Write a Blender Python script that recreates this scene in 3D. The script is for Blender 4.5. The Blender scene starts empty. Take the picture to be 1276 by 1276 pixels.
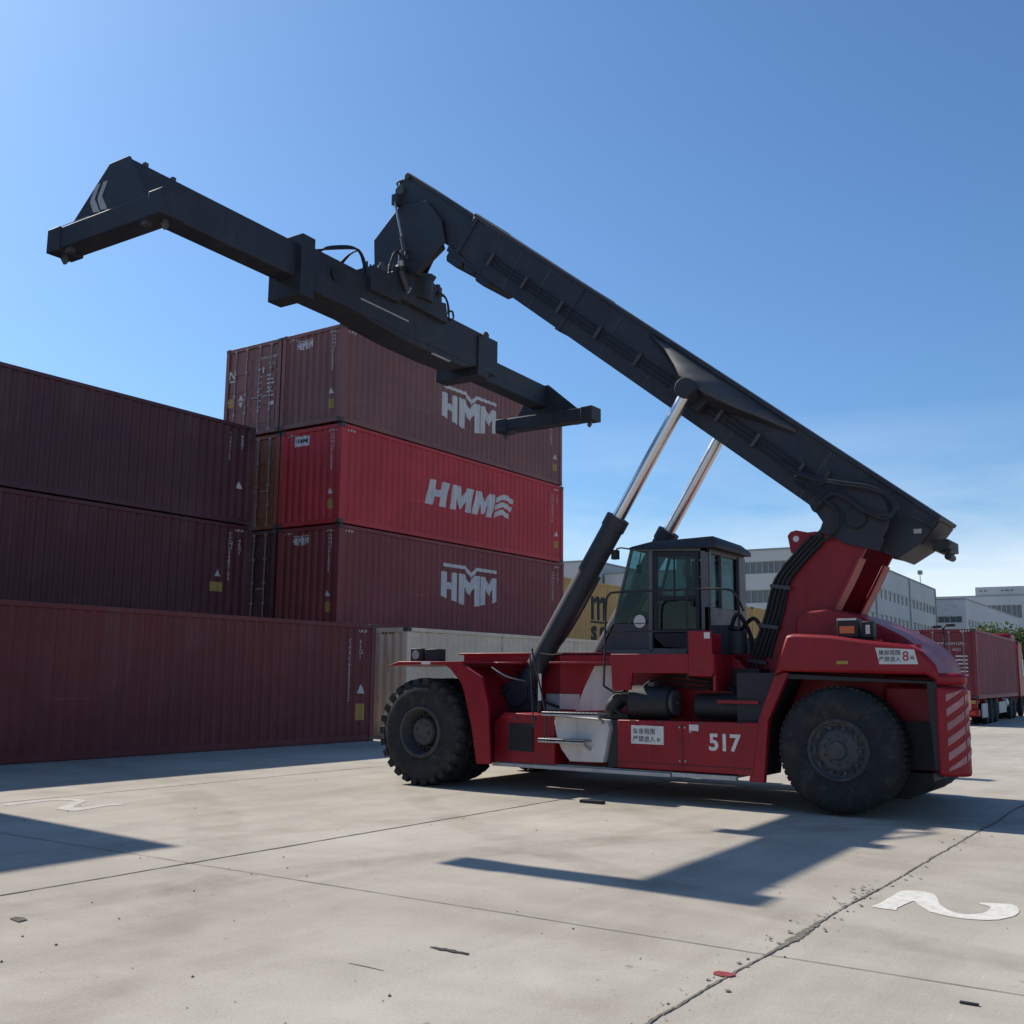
import bpy, bmesh, math, random
from mathutils import Vector, Matrix, noise
random.seed(7)
S = bpy.context.scene
C = S.collection
R = math.radians
V = Vector

# ------------------------------------------------------------------ materials
def new_mat(name):
    m = bpy.data.materials.new(name); m.use_nodes = True
    nt = m.node_tree; b = nt.nodes['Principled BSDF']
    return m, nt, b

def L(nt, a, b): nt.links.new(a, b)

def paint(name, col, rough=0.45, metal=0.0, var=0.25, dirt=0.25, dirtcol=(0.12, 0.10, 0.085), scale=3.0,
          streak=False, bump=0.0, spec=0.5, coat=0.0, edge=0.0, wear=False, rust=0.0, dent=0.0):
    """painted metal with soft tone variation, dust patches and optional vertical streaks (object space)."""
    m, nt, b = new_mat(name)
    tc = nt.nodes.new('ShaderNodeTexCoord')
    n1 = nt.nodes.new('ShaderNodeTexNoise'); n1.inputs['Scale'].default_value = scale
    n1.inputs['Detail'].default_value = 8; n1.inputs['Roughness'].default_value = 0.65
    L(nt, tc.outputs['Object'], n1.inputs['Vector'])
    ramp = nt.nodes.new('ShaderNodeValToRGB')
    ramp.color_ramp.elements[0].position = 0.3; ramp.color_ramp.elements[1].position = 0.7
    c = Vector(col)
    ramp.color_ramp.elements[0].color = (*(c * (1 - var)), 1); ramp.color_ramp.elements[1].color = (*(c * (1 + var * .6)), 1)
    L(nt, n1.outputs['Fac'], ramp.inputs['Fac'])
    n2 = nt.nodes.new('ShaderNodeTexNoise'); n2.inputs['Detail'].default_value = 10
    n2.inputs['Roughness'].default_value = 0.72
    n2.inputs['Scale'].default_value = 1.3 * scale
    if streak:
        mp = nt.nodes.new('ShaderNodeMapping'); mp.inputs['Scale'].default_value = (1.6, 1.6, .12)
        L(nt, tc.outputs['Object'], mp.inputs['Vector']); L(nt, mp.outputs['Vector'], n2.inputs['Vector'])
    else:
        L(nt, tc.outputs['Object'], n2.inputs['Vector'])
    r2 = nt.nodes.new('ShaderNodeValToRGB')
    r2.color_ramp.elements[0].position = 0.5; r2.color_ramp.elements[1].position = 0.78
    r2.color_ramp.elements[0].color = (0, 0, 0, 1); r2.color_ramp.elements[1].color = (dirt * 2, dirt * 2, dirt * 2, 1)
    L(nt, n2.outputs['Fac'], r2.inputs['Fac'])
    mix = nt.nodes.new('ShaderNodeMix'); mix.data_type = 'RGBA'
    L(nt, r2.outputs['Color'], mix.inputs[0]); L(nt, ramp.outputs['Color'], mix.inputs[6])
    mix.inputs[7].default_value = (*dirtcol, 1)
    cur = mix.outputs[2]
    def layer(src, p0, p1, colr, amt):
        nonlocal cur
        rr = nt.nodes.new('ShaderNodeValToRGB'); rr.color_ramp.elements[0].position = p0; rr.color_ramp.elements[1].position = p1
        rr.color_ramp.elements[0].color = (0, 0, 0, 1); rr.color_ramp.elements[1].color = (amt, amt, amt, 1); L(nt, src, rr.inputs[0])
        mm = nt.nodes.new('ShaderNodeMix'); mm.data_type = 'RGBA'; L(nt, rr.outputs[0], mm.inputs[0]); L(nt, cur, mm.inputs[6]); mm.inputs[7].default_value = (*colr, 1); cur = mm.outputs[2]
    def nz(sc3, scale_, det=6, rough_=.6, rot=0):
        mp_ = nt.nodes.new('ShaderNodeMapping'); mp_.inputs['Scale'].default_value = sc3; mp_.inputs['Rotation'].default_value = (rot, 0, 0)
        nn_ = nt.nodes.new('ShaderNodeTexNoise'); nn_.inputs['Scale'].default_value = scale_; nn_.inputs['Detail'].default_value = det; nn_.inputs['Roughness'].default_value = rough_
        L(nt, tc.outputs['Object'], mp_.inputs[0]); L(nt, mp_.outputs[0], nn_.inputs['Vector']); return nn_.outputs['Fac']
    if wear:      # oil runs, scuffs and chipped spots
        layer(nz((5, 5, .35), 1.5), .56, .74, tuple(x * .35 for x in col), .55)
        layer(nz((1, .12, 6), 3, rot=.5), .66, .72, tuple(min(1, x * 1.6 + .05) for x in col), .35)
        layer(nz((1, 1, 1), 16, 3), .70, .73, (.10, .085, .075), .7)
    if rust:      # rust spots with short runs below, scraped lines, tide of grime at the bottom
        layer(nz((3, 3, .5), 2.2, 8, .7), .60, .72, (.10, .035, .018), rust)
        layer(nz((.25, .25, 7), 1.6, 5), .66, .70, tuple(min(1, x * 1.5 + .03) for x in col), .4)
        layer(nz((1, 1, 1), 9, 3), .71, .74, (.09, .03, .015), rust)
        layer(nz((.22, .22, .3), 1.4, 1), .50, .54, tuple(x * .78 for x in col), .5)
    L(nt, cur, b.inputs['Base Color'])
    if dent:
        dn = nz((1, 1, 1), 1.1, 2, .4); b2_ = nt.nodes.new('ShaderNodeBump'); b2_.inputs['Strength'].default_value = dent; b2_.inputs['Distance'].default_value = .12
        L(nt, dn, b2_.inputs['Height']); L(nt, b2_.outputs[0], b.inputs['Normal']); bump = 0
    mr = nt.nodes.new('ShaderNodeMapRange'); mr.inputs[3].default_value = rough - .08; mr.inputs[4].default_value = min(1, rough + .25)
    L(nt, n2.outputs['Fac'], mr.inputs[0]); L(nt, mr.outputs[0], b.inputs['Roughness'])
    b.inputs['Metallic'].default_value = metal
    b.inputs['Specular IOR Level'].default_value = spec
    b.inputs['Coat Weight'].default_value = coat
    if bump:
        bp = nt.nodes.new('ShaderNodeBump'); bp.inputs['Strength'].default_value = bump; bp.inputs['Distance'].default_value = .02
        L(nt, n1.outputs['Fac'], bp.inputs['Height']); L(nt, bp.outputs['Normal'], b.inputs['Normal'])
    return m

def _noop(): pass
def plain(name, col, rough=.5, metal=0., emit=None):
    return paint(name, col, rough, metal, var=.1, dirt=.05)

M = {}
M['red'] = paint('red_machine_paint', (.27, .005, .014), .4, var=.22, dirt=.16, dirtcol=(.13, .035, .03), scale=2.2, coat=.03, spec=.35, wear=True)
M['redtop'] = M['red']
M['dark'] = paint('charcoal_paint', (.019, .023, .033), .55, var=.25, dirt=.25, dirtcol=(.07, .068, .068), scale=1.7, wear=True)
M['dark2'] = paint('charcoal_paint_dusty', (.055, .056, .062), .5, var=.2, dirt=.25, dirtcol=(.11, .10, .09), scale=2)
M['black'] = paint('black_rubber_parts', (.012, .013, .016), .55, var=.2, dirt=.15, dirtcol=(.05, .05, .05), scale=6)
M['tyre'] = paint('tyre_rubber', (.022, .023, .025), .75, var=.25, dirt=.45, dirtcol=(.075, .07, .065), scale=5, bump=.15, spec=.3)
M['rim'] = paint('rim_paint', (.05, .05, .052), .55, var=.25, dirt=.45, dirtcol=(.11, .095, .085), scale=8)
M['chrome'] = paint('chrome_rod', (.60, .60, .62), .18, 1.0, var=.05, dirt=.0, scale=2)
M['steel'] = paint('worn_steel', (.42, .42, .42), .42, .7, var=.25, dirt=.3, dirtcol=(.2, .18, .16), scale=6)
M['silver'] = paint('silver_grey_paint', (.42, .41, .40), .45, .0, var=.15, dirt=.3, dirtcol=(.2, .18, .15), scale=4)
M['cabgrey'] = paint('cab_grey_paint', (.10, .105, .11), .4, var=.1, dirt=.15, scale=3)
M['white'] = paint('sign_white', (.62, .60, .57), .55, var=.1, dirt=.2, dirtcol=(.35, .3, .27), scale=9)
M['pwhite'] = paint('logo_white', (.56, .54, .52), .6, var=.15, dirt=.3, dirtcol=(.3, .24, .22), scale=3, streak=True)
M['ink'] = plain('black_print', (.015, .015, .018), .6)
M['redink'] = plain('red_print', (.4, .02, .03), .6)
M['yellow'] = paint('yellow_label', (.36, .235, .05), .6, var=.1, dirt=.2, scale=9)
M['orange'] = plain('orange_lens', (.6, .13, .02), .3)
M['redlens'] = plain('red_lens', (.45, .02, .02), .25)
M['lens'] = plain('pale_lamp_lens', (.6, .6, .58), .2)
M['galv'] = paint('locking_bar_metal', (.30, .27, .28), .5, .3, var=.2, dirt=.3, scale=5)
M['casting'] = paint('corner_casting_paint', (.07, .05, .05), .6, var=.2, dirt=.4, dirtcol=(.15, .12, .1), scale=9)

def cont_paint(name, col, dirt=.22, dc=(.17, .12, .11)):
    return paint(name, col, .5, var=.16, dirt=dirt, dirtcol=dc, scale=.9, streak=True, spec=.4, rust=.8, dent=.7)
CM = dict(
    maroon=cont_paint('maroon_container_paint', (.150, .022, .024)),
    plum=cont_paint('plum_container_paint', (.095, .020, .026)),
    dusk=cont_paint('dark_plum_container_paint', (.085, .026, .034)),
    brown=cont_paint('faded_brown_red_container_paint', (.205, .082, .072), .3, (.2, .13, .11)),
    red=cont_paint('bright_red_container_paint', (.48, .034, .040), .18, (.28, .10, .10)),
    oxide=cont_paint('oxide_red_container_paint', (.22, .042, .042), .22, (.18, .10, .10)),
    rust=cont_paint('orange_brown_container_paint', (.26, .085, .04), .4, (.14, .06, .04)),
    cream=cont_paint('cream_container_paint', (.78, .60, .43), .20, (.42, .29, .20)),
    mustard=cont_paint('mustard_container_paint', (.52, .32, .10), .2, (.3, .2, .1)),
    wine=cont_paint('wine_container_paint', (.20, .030, .042), .18, (.2, .10, .10)),
)

def glass_mat(name, tint=(.46, .60, .60), gl=.02):
    m = bpy.data.materials.new(name); m.use_nodes = True; nt = m.node_tree
    nt.nodes.clear(); out = nt.nodes.new('ShaderNodeOutputMaterial')
    tr = nt.nodes.new('ShaderNodeBsdfTransparent'); tr.inputs[0].default_value = (*tint, 1)
    g = nt.nodes.new('ShaderNodeBsdfGlossy'); g.inputs['Roughness'].default_value = .03
    lw = nt.nodes.new('ShaderNodeLayerWeight'); lw.inputs[0].default_value = .25
    n = nt.nodes.new('ShaderNodeTexNoise'); n.inputs['Scale'].default_value = 5
    mr = nt.nodes.new('ShaderNodeMapRange'); mr.inputs[3].default_value = gl; mr.inputs[4].default_value = gl
    ad = nt.nodes.new('ShaderNodeMath'); ad.operation = 'MULTIPLY_ADD'
    nt.links.new(n.outputs['Fac'], mr.inputs[0]); nt.links.new(lw.outputs['Fresnel'], ad.inputs[0]); ad.inputs[1].default_value = .25
    nt.links.new(mr.outputs[0], ad.inputs[2])
    mx = nt.nodes.new('ShaderNodeMixShader')
    nt.links.new(ad.outputs[0], mx.inputs[0]); nt.links.new(tr.outputs[0], mx.inputs[1]); nt.links.new(g.outputs[0], mx.inputs[2])
    nt.links.new(mx.outputs[0], out.inputs[0]); return m
M['glass'] = glass_mat('cab_glass')

# ------------------------------------------------------------------ mesh builder
class MB:
    def __init__(s): s.v = []; s.f = []; s.o = V((0, 0, 0))
    def add(s, vs, fs):
        k = len(s.v); s.v += [tuple(v) for v in vs]; s.f += [tuple(i + k for i in f) for f in fs]; return s
    def box(s, x0, x1, y0, y1, z0, z1):
        x0, x1 = sorted((x0, x1)); y0, y1 = sorted((y0, y1)); z0, z1 = sorted((z0, z1))
        return s.add([(x0, y0, z0), (x1, y0, z0), (x1, y1, z0), (x0, y1, z0), (x0, y0, z1), (x1, y0, z1), (x1, y1, z1), (x0, y1, z1)],
                     [(0, 3, 2, 1), (4, 5, 6, 7), (0, 1, 5, 4), (1, 2, 6, 5), (2, 3, 7, 6), (3, 0, 4, 7)])
    def bar(s, p0, p1, w, h, up=(0, 0, 1)):
        """box beam from p0 to p1, w sideways, h along up"""
        p0, p1 = V(p0), V(p1); d = (p1 - p0).normalized(); sd = d.cross(V(up)).normalized(); u = sd.cross(d)
        vs = []
        for p in (p0, p1):
            for a, b in ((-1, -1), (1, -1), (1, 1), (-1, 1)): vs.append(p + sd * (a * w / 2) + u * (b * h / 2))
        return s.add(vs, [(0, 1, 2, 3), (7, 6, 5, 4), (0, 4, 5, 1), (1, 5, 6, 2), (2, 6, 7, 3), (3, 7, 4, 0)])
    def prism(s, poly, ax, a0, a1):
        """poly of the two other coordinates (x: (y,z), y: (x,z), z: (x,y)) extruded along axis ax"""
        ar = sum(poly[i][0] * poly[(i + 1) % len(poly)][1] - poly[(i + 1) % len(poly)][0] * poly[i][1] for i in range(len(poly)))
        if (ar < 0) != (ax == 'y'): poly = poly[::-1]
        def mk(a, p): return (a, p[0], p[1]) if ax == 'x' else ((p[0], a, p[1]) if ax == 'y' else (p[0], p[1], a))
        a0, a1 = sorted((a0, a1)); n = len(poly)
        vs = [mk(a0, p) for p in poly] + [mk(a1, p) for p in poly]
        fs = [tuple(range(n))[::-1], tuple(range(n, 2 * n))] + [(i, (i + 1) % n, n + (i + 1) % n, n + i) for i in range(n)]
        return s.add(vs, fs)
    def cyl(s, p0, p1, r0, r1=None, n=24, cap=True):
        r1 = r0 if r1 is None else r1; p0, p1 = V(p0), V(p1); d = (p1 - p0).normalized()
        a = V((0, 0, 1)) if abs(d.z) < .9 else V((1, 0, 0)); u = d.cross(a).normalized(); w = d.cross(u)
        vs = []
        for p, r in ((p0, r0), (p1, r1)):
            for i in range(n):
                t = 2 * math.pi * i / n; vs.append(p + (u * math.cos(t) + w * math.sin(t)) * r)
        fs = [(i, n + i, n + (i + 1) % n, (i + 1) % n) for i in range(n)]
        if cap: fs += [tuple(range(n)), tuple(range(n, 2 * n))[::-1]]
        return s.add(vs, fs)
    def lathe(s, prof, c, ax='x', n=48, sgn=1, closed=False):
        """prof: (a, r) pairs; a along the axis from c"""
        vs = []; c = V(c)
        for a, r in prof:
            for i in range(n):
                t = 2 * math.pi * i / n
                if ax == 'x': vs.append(c + V((a * sgn, r * math.cos(t), r * math.sin(t))))
                elif ax == 'z': vs.append(c + V((r * math.cos(t), r * math.sin(t), a * sgn)))
                else: vs.append(c + V((r * math.cos(t), a * sgn, r * math.sin(t))))
        m = len(prof); fs = []
        for j in range(m if closed else m - 1):
            k = (j + 1) % m
            for i in range(n):
                q = (i + 1) % n; fs.append((j * n + i, j * n + q, k * n + q, k * n + i))
        return s.add(vs, fs)
    def tube(s, pts, r, n=8, sub=6):
        pts = [V(p) for p in pts]
        if sub > 1 and len(pts) > 2:
            q = []
            P = [pts[0]] + pts + [pts[-1]]
            for i in range(1, len(P) - 2):
                for k in range(sub):
                    t = k / sub; a, b, c2, d = P[i - 1], P[i], P[i + 1], P[i + 2]
                    q.append(.5 * ((2 * b) + (c2 - a) * t + (2 * a - 5 * b + 4 * c2 - d) * t * t + (-a + 3 * b - 3 * c2 + d) * t ** 3))
            q.append(pts[-1]); pts = q
        vs = []; u = None
        for i, p in enumerate(pts):
            d = (pts[min(i + 1, len(pts) - 1)] - pts[max(i - 1, 0)]).normalized()
            if u is None:
                a = V((0, 0, 1)) if abs(d.z) < .9 else V((1, 0, 0)); u = d.cross(a).normalized()
            else:
                u = (u - d * u.dot(d)).normalized()
            w = d.cross(u)
            for k in range(n):
                t = 2 * math.pi * k / n; vs.append(p + (u * math.cos(t) + w * math.sin(t)) * r)
        fs = []
        for i in range(len(pts) - 1):
            for k in range(n): fs.append((i * n + k, i * n + (k + 1) % n, (i + 1) * n + (k + 1) % n, (i + 1) * n + k))
        fs += [tuple(range(n))[::-1], tuple(range(len(vs) - n, len(vs)))]
        return s.add(vs, fs)
    def build(s, name, mat, parent=None, bevel=0, smooth=True, off=None, angle=35, fix=True):
        me = bpy.data.meshes.new(name)
        o = off if off is not None else V((0, 0, 0))
        me.from_pydata([V(v) - o for v in s.v], [], s.f)
        if fix:
            bm = bmesh.new(); bm.from_mesh(me); bmesh.ops.recalc_face_normals(bm, faces=bm.faces); bm.to_mesh(me); bm.free()
        me.materials.append(mat)
        if smooth:
            me.shade_smooth(); me.set_sharp_from_angle(angle=R(angle))
        ob = bpy.data.objects.new(name, me); C.objects.link(ob)
        if parent: ob.parent = parent
        if bevel:
            md = ob.modifiers.new('bevel', 'BEVEL'); md.width = bevel; md.segments = 2; md.limit_method = 'ANGLE'; md.angle_limit = R(40)
            md.harden_normals = False
        return ob

def split_loose(o):
    """turn the separate pieces of a part into parts of their own (same name, own object)"""
    bm = bmesh.new(); bm.from_mesh(o.data); bm.verts.ensure_lookup_table(); seen = set(); comps = []
    for v in bm.verts:
        if v.index in seen: continue
        st = [v]; seen.add(v.index); cur = []
        while st:
            a = st.pop(); cur.append(a.index)
            for e in a.link_edges:
                b = e.other_vert(a)
                if b.index not in seen: seen.add(b.index); st.append(b)
        comps.append(cur)
    bm.free(); me = o.data; out = [o]
    if len(comps) < 2: return out
    owner = {}
    for k, c in enumerate(comps):
        for i in c: owner[i] = k
    fs = [[] for _ in comps]
    for p in me.polygons: fs[owner[p.vertices[0]]].append(tuple(p.vertices))
    out = []
    for k, c in enumerate(comps):
        mp = {i: n for n, i in enumerate(c)}
        m2 = bpy.data.meshes.new(o.name); m2.from_pydata([me.vertices[i].co.copy() for i in c], [], [tuple(mp[i] for i in f) for f in fs[k]])
        m2.materials.append(me.materials[0]); m2.shade_smooth(); m2.set_sharp_from_angle(angle=R(35))
        if k == 0: n = o; n.data = m2
        else: n = o.copy(); n.data = m2; C.objects.link(n)
        out.append(n)
    return out
def tag(o, label, cat, group=None, kind=None):
    if label: o['label'] = label
    if cat: o['category'] = cat
    if group: o['group'] = group
    if kind: o['kind'] = kind
    return o
def empty(name, loc, rz=0):
    o = bpy.data.objects.new(name, None); C.objects.link(o); o.location = loc; o.rotation_euler = (0, 0, rz)
    o.empty_display_size = .3; return o

_tc = {}
def text_polys(body, size=1.0, bold=0.0):
    """(verts2d, faces) of a line of text, from Blender's own font"""
    key = (body, bold)
    if key not in _tc:
        cu = bpy.data.curves.new('t', 'FONT'); cu.body = body; cu.size = 1; cu.resolution_u = 3; cu.offset = bold
        ob = bpy.data.objects.new('t', cu); me = bpy.data.meshes.new_from_object(ob)
        _tc[key] = ([(v.co.x, v.co.y) for v in me.vertices], [tuple(p.vertices) for p in me.polygons])
        bpy.data.objects.remove(ob); bpy.data.curves.remove(cu); bpy.data.meshes.remove(me)
    vs, fs = _tc[key]
    return [(x * size, y * size) for x, y in vs], fs

class Flat:
    """collects flat artwork in (u,v), then maps it to a surface"""
    def __init__(s): s.v = []; s.f = []
    def poly(s, p):
        k = len(s.v); s.v += list(p); s.f.append(tuple(range(k, k + len(p)))); return s
    def rect(s, u0, v0, u1, v1): return s.poly([(u0, v0), (u1, v0), (u1, v1), (u0, v1)])
    def text(s, body, u, v, size, bold=0.0, width=None):
        vs, fs = text_polys(body, size, bold)
        if not vs: return s
        sx = 1
        if width: sx = width / max(1e-6, max(x for x, y in vs))
        k = len(s.v); s.v += [(x * sx + u, y + v) for x, y in vs]; s.f += [tuple(i + k for i in f) for f in fs]; return s
    def vtext(s, body, u, v, size, step=1.05, bold=0.0):
        for i, ch in enumerate(body):
            if ch != ' ': s.text(ch, u, v - i * size * step * .8, size, bold)
        return s
    def bmesh(s, cuts=None):
        bm = bmesh.new(); vv = [bm.verts.new((a, b, 0)) for a, b in s.v]
        for f in s.f:
            try: bm.faces.new([vv[i] for i in f])
            except ValueError: pass
        bm.normal_update(); bmesh.ops.triangulate(bm, faces=bm.faces)
        if cuts:
            us = [a for a, b in s.v]; lo, hi = min(us), max(us)
            for c in cuts:
                if lo < c < hi:
                    bmesh.ops.bisect_plane(bm, geom=bm.verts[:] + bm.edges[:] + bm.faces[:], plane_co=(c, 0, 0), plane_no=(1, 0, 0))
        return bm
    def build(s, name, mat, parent, fn, cuts=None):
        bm = s.bmesh(cuts)
        for v in bm.verts: v.co = V(fn(v.co.x, v.co.y))
        me = bpy.data.meshes.new(name); bm.to_mesh(me); bm.free(); me.materials.append(mat)
        ob = bpy.data.objects.new(name, me); C.objects.link(ob); ob.parent = parent; return ob

# ------------------------------------------------------------------ containers
W = 2.438; LEN = 12.192; HC = 2.896
PITCH = .2785; DEP = .036
def corr_breaks(a0, a1, pitch=PITCH):
    """list of (pos, depth) along a corrugated wall from a0 to a1"""
    n = max(1, int(round((a1 - a0) / pitch))); p = (a1 - a0) / n; r = []
    for i in range(n):
        s = a0 + i * p
        r += [(s, 0), (s + .26 * p, 0), (s + .5 * p, 1), (s + .76 * p, 1)]
    r.append((a1, 0)); return r
def depth_at(br, x):
    if x <= br[0][0]: return 0
    for (a, d0), (b, d1) in zip(br, br[1:]):
        if x <= b: return d0 + (d1 - d0) * (x - a) / (b - a)
    return 0

HMM = [
    [(.07, 0), (1.3, 0), (1.58, -.22), (1.86, 0), (3.07, 0), (3.07, -.11), (1.93, -.11), (1.58, -.37), (1.23, -.11), (.07, -.11)],
    [(0, -.27), (.30, -.27), (.30, -.60), (.55, -.60), (.55, -.27), (.84, -.27), (.84, -1.21), (.55, -1.16), (.55, -.82), (.30, -.82), (.30, -1.12), (0, -1.06)],
    [(.90, -.27), (1.2, -.27), (1.48, -.55), (1.76, -.27), (2.06, -.27), (2.06, -1.26), (1.76, -1.30), (1.76, -.68), (1.48, -.95), (1.2, -.68), (1.2, -1.28), (.90, -1.23)],
    [(2.14, -.27), (2.40, -.27), (2.605, -.52), (2.81, -.27), (3.07, -.27), (3.07, -1.06), (2.81, -1.12), (2.81, -.66), (2.605, -.90), (2.40, -.66), (2.40, -1.19), (2.14, -1.24)],
]
def hmm_block(fl, u, v, s=1.0):
    for p in HMM: fl.poly([(u + a * s, v + b * s) for a, b in p])
def hmm_wave(fl, u, v, s=1.0):
    def sh(p): return [(u + (a + .20 * (b + 1)) * s, v + b * s * .80) for a, b in p]
    fl.poly(sh([(0, 0), (.36, 0), (.36, -.36), (.66, -.36), (.66, 0), (1.02, 0), (1.02, -1), (.66, -1), (.66, -.64), (.36, -.64), (.36, -1), (0, -1)]))
    for o in (1.22, 2.44):
        fl.poly(sh([(o, 0), (o + .36, 0), (o + .56, -.42), (o + .76, 0), (o + 1.12, 0), (o + 1.12, -1), (o + .8, -1), (o + .8, -.5), (o + .62, -.92), (o + .5, -.92), (o + .32, -.5), (o + .32, -1), (o, -1)]))
    for i in range(3):                                     # three wave bands
        t = -.02 - i * .34; x0 = 3.66; top = []; bot = []
        for k in range(11):
            q = k / 10; x = x0 + q * (1.0 - i * .06); w = .10 * math.sin(q * math.pi * 1.6 - .6) + .10 * q
            top.append((x, t + w)); bot.append((x, t + w - .25 + .05 * q))
        fl.poly(sh(top + bot[::-1]))
def msc(fl, u, v):
    # the m over sc of the mustard box, drawn in heavy strokes
    fl.poly([(u, v), (u + .26, v), (u + .26, v - 1.02), (u, v - 1.02)])
    for k in (0, 1):
        a = u + .26 + k * .52
        pts = [(a, v - .16)] + [(a + .26 + .26 * math.cos(t), v - .2 + .24 * math.sin(t)) for t in [math.pi * (1 - q / 8) for q in range(9)]]
        pts += [(a + .52, v - 1.02), (a + .27, v - 1.02), (a + .27, v - .34), (a + .14, v - .2), (a, v - .34)]
        fl.poly(pts)
    fl.rect(u - .12, v - 1.16, u + 1.5, v - 1.07)
    fl.text('s', u - .03, v - 1.95, 1.35, .04); fl.text('c', u + .68, v - 1.95, 1.35, .04)

def container(label, mat, loc, H=HC, rz=0, group=None, door='none', name='shipping_container', art=None, length=LEN, doormat=None, cat='container'):
    """door: which face at local x=0 ('door' or 'blank'); the far end is always a plain corrugated wall"""
    root = tag(empty(name, loc, rz), label, cat, group)
    pw = .16; br = .16; tr = .11
    fr = MB()
    for x0 in (0, length - pw):                                          # corner posts
        for y0 in (0, W - .14): fr.box(x0, x0 + pw, y0, y0 + .14, .12, H - .12)
    for y0 in (0.012, W - .092): fr.box(pw + .02, length - pw - .02, y0, y0 + .08, .0125, br)
    for y0 in (0.004, W - .074): fr.box(pw + .02, length - pw - .02, y0, y0 + .07, H - tr, H - .012)
    for x0 in (0.01, length - .10):
        fr.box(x0, x0 + .09, .15, W - .15, .013, .14); fr.box(x0, x0 + .09, .15, W - .15, H - .13, H - .014)
    fr.build('frame', mat, root, bevel=.006)
    ca = MB()
    for x0 in (-.004, length - .174):
        for y0 in (-.005, W - .157):
            for z0 in (0, H - .118): ca.box(x0, x0 + .178, y0, y0 + .162, z0, z0 + .118)
    split_loose(ca.build('corner_casting', M['casting'], root, bevel=.01))
    brk = corr_breaks(pw, length - pw)
    for side in (0, 1):
        w = MB(); vs = []; fs = []
        for i, (x, d) in enumerate(brk):
            y = .022 + d * DEP if side == 0 else W - .022 - d * DEP
            vs += [(x, y, br - .01), (x, y, H - tr + .01)]
        for i in range(len(brk) - 1): fs.append((2 * i, 2 * i + 2, 2 * i + 3, 2 * i + 1) if side == 0 else (2 * i, 2 * i + 1, 2 * i + 3, 2 * i + 2))
        w.add(vs, fs); w.build('side_wall', mat, root, smooth=False, fix=False)
    MB().box(pw, length - pw, .07, W - .07, H - .06, H - .035).build('roof', mat, root)
    MB().box(pw, length - pw, .09, W - .09, .05, .12).build('floor', mat, root)
    ends = [(length, -1)] + ([(0, 1)] if door != 'door' else [])
    ebr = corr_breaks(.14, W - .14, .255)
    for xe, sg in ends:
        w = MB(); vs = []; fs = []
        for (y, d) in ebr:
            x = xe + sg * (.03 + d * .045); vs += [(x, y, .13), (x, y, H - .12)]
        for i in range(len(ebr) - 1): fs.append((2 * i, 2 * i + 1, 2 * i + 3, 2 * i + 2))
        w.add(vs, fs); w.build('end_wall', mat, root, smooth=False, fix=False)
    if door == 'door':
        dm = doormat or mat
        for k in (0, 1):
            y0, y1 = (.15, W / 2 - .006) if k == 0 else (W / 2 + .006, W - .15)
            d = MB().box(.05, .09, y0, y1, .14, H - .14)
            for q in range(4):                                            # pressed horizontal ribs of the leaf
                zz = .35 + q * (H - .7) / 4; d.box(.035, .05, y0 + .08, y1 - .08, zz, zz + (H - .7) / 4 - .12)
            do = d.build('door', dm, root, bevel=.004)
            for f in (.27, .73):
                yy = y0 + (y1 - y0) * f
                lb = MB().cyl((.018, yy, .08), (.018, yy, H - .08), .017, n=8)
                for zz in (.1, .7, 1.3, 2.0, H - .16): lb.box(.0, .045, yy - .05, yy + .05, zz, zz + .07)
                lb.box(-.005, .02, yy - .02, yy + .30, 1.14, 1.18)
                lb.build('locking_bar', M['galv'], do)
    if art: art(root, brk, ebr, H)
    return root

def side_art(root, brk, fl, name, mat):
    us = [b[0] for b in brk]
    return fl.build(name, mat, root, lambda u, v: (u, .022 + depth_at(brk, u) * DEP - .004, v), us)
def end_art(root, ebr, fl, name, mat, y0=W, door=False):
    # u runs leftwards along -Y seen from the -X side, starting at the far (+Y) post
    if door: return fl.build(name, mat, root, lambda u, v: (.030, W - u, v))
    us = [W - b[0] for b in ebr]
    return fl.build(name, mat, root, lambda u, v: (.030 + depth_at(ebr, W - u) * .045 - .004, W - u, v), sorted(us))
def slashes(fl, u, v, n=4):
    for i in range(n): fl.poly([(u + i * .09, v), (u + i * .09 + .04, v), (u + i * .09 + .075, v + .07), (u + i * .09 + .035, v + .07)])
def triangle(fl, u, v, s=.2):
    fl.poly([(u, v), (u + s, v), (u + s / 2, v + s * .95)])

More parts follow.
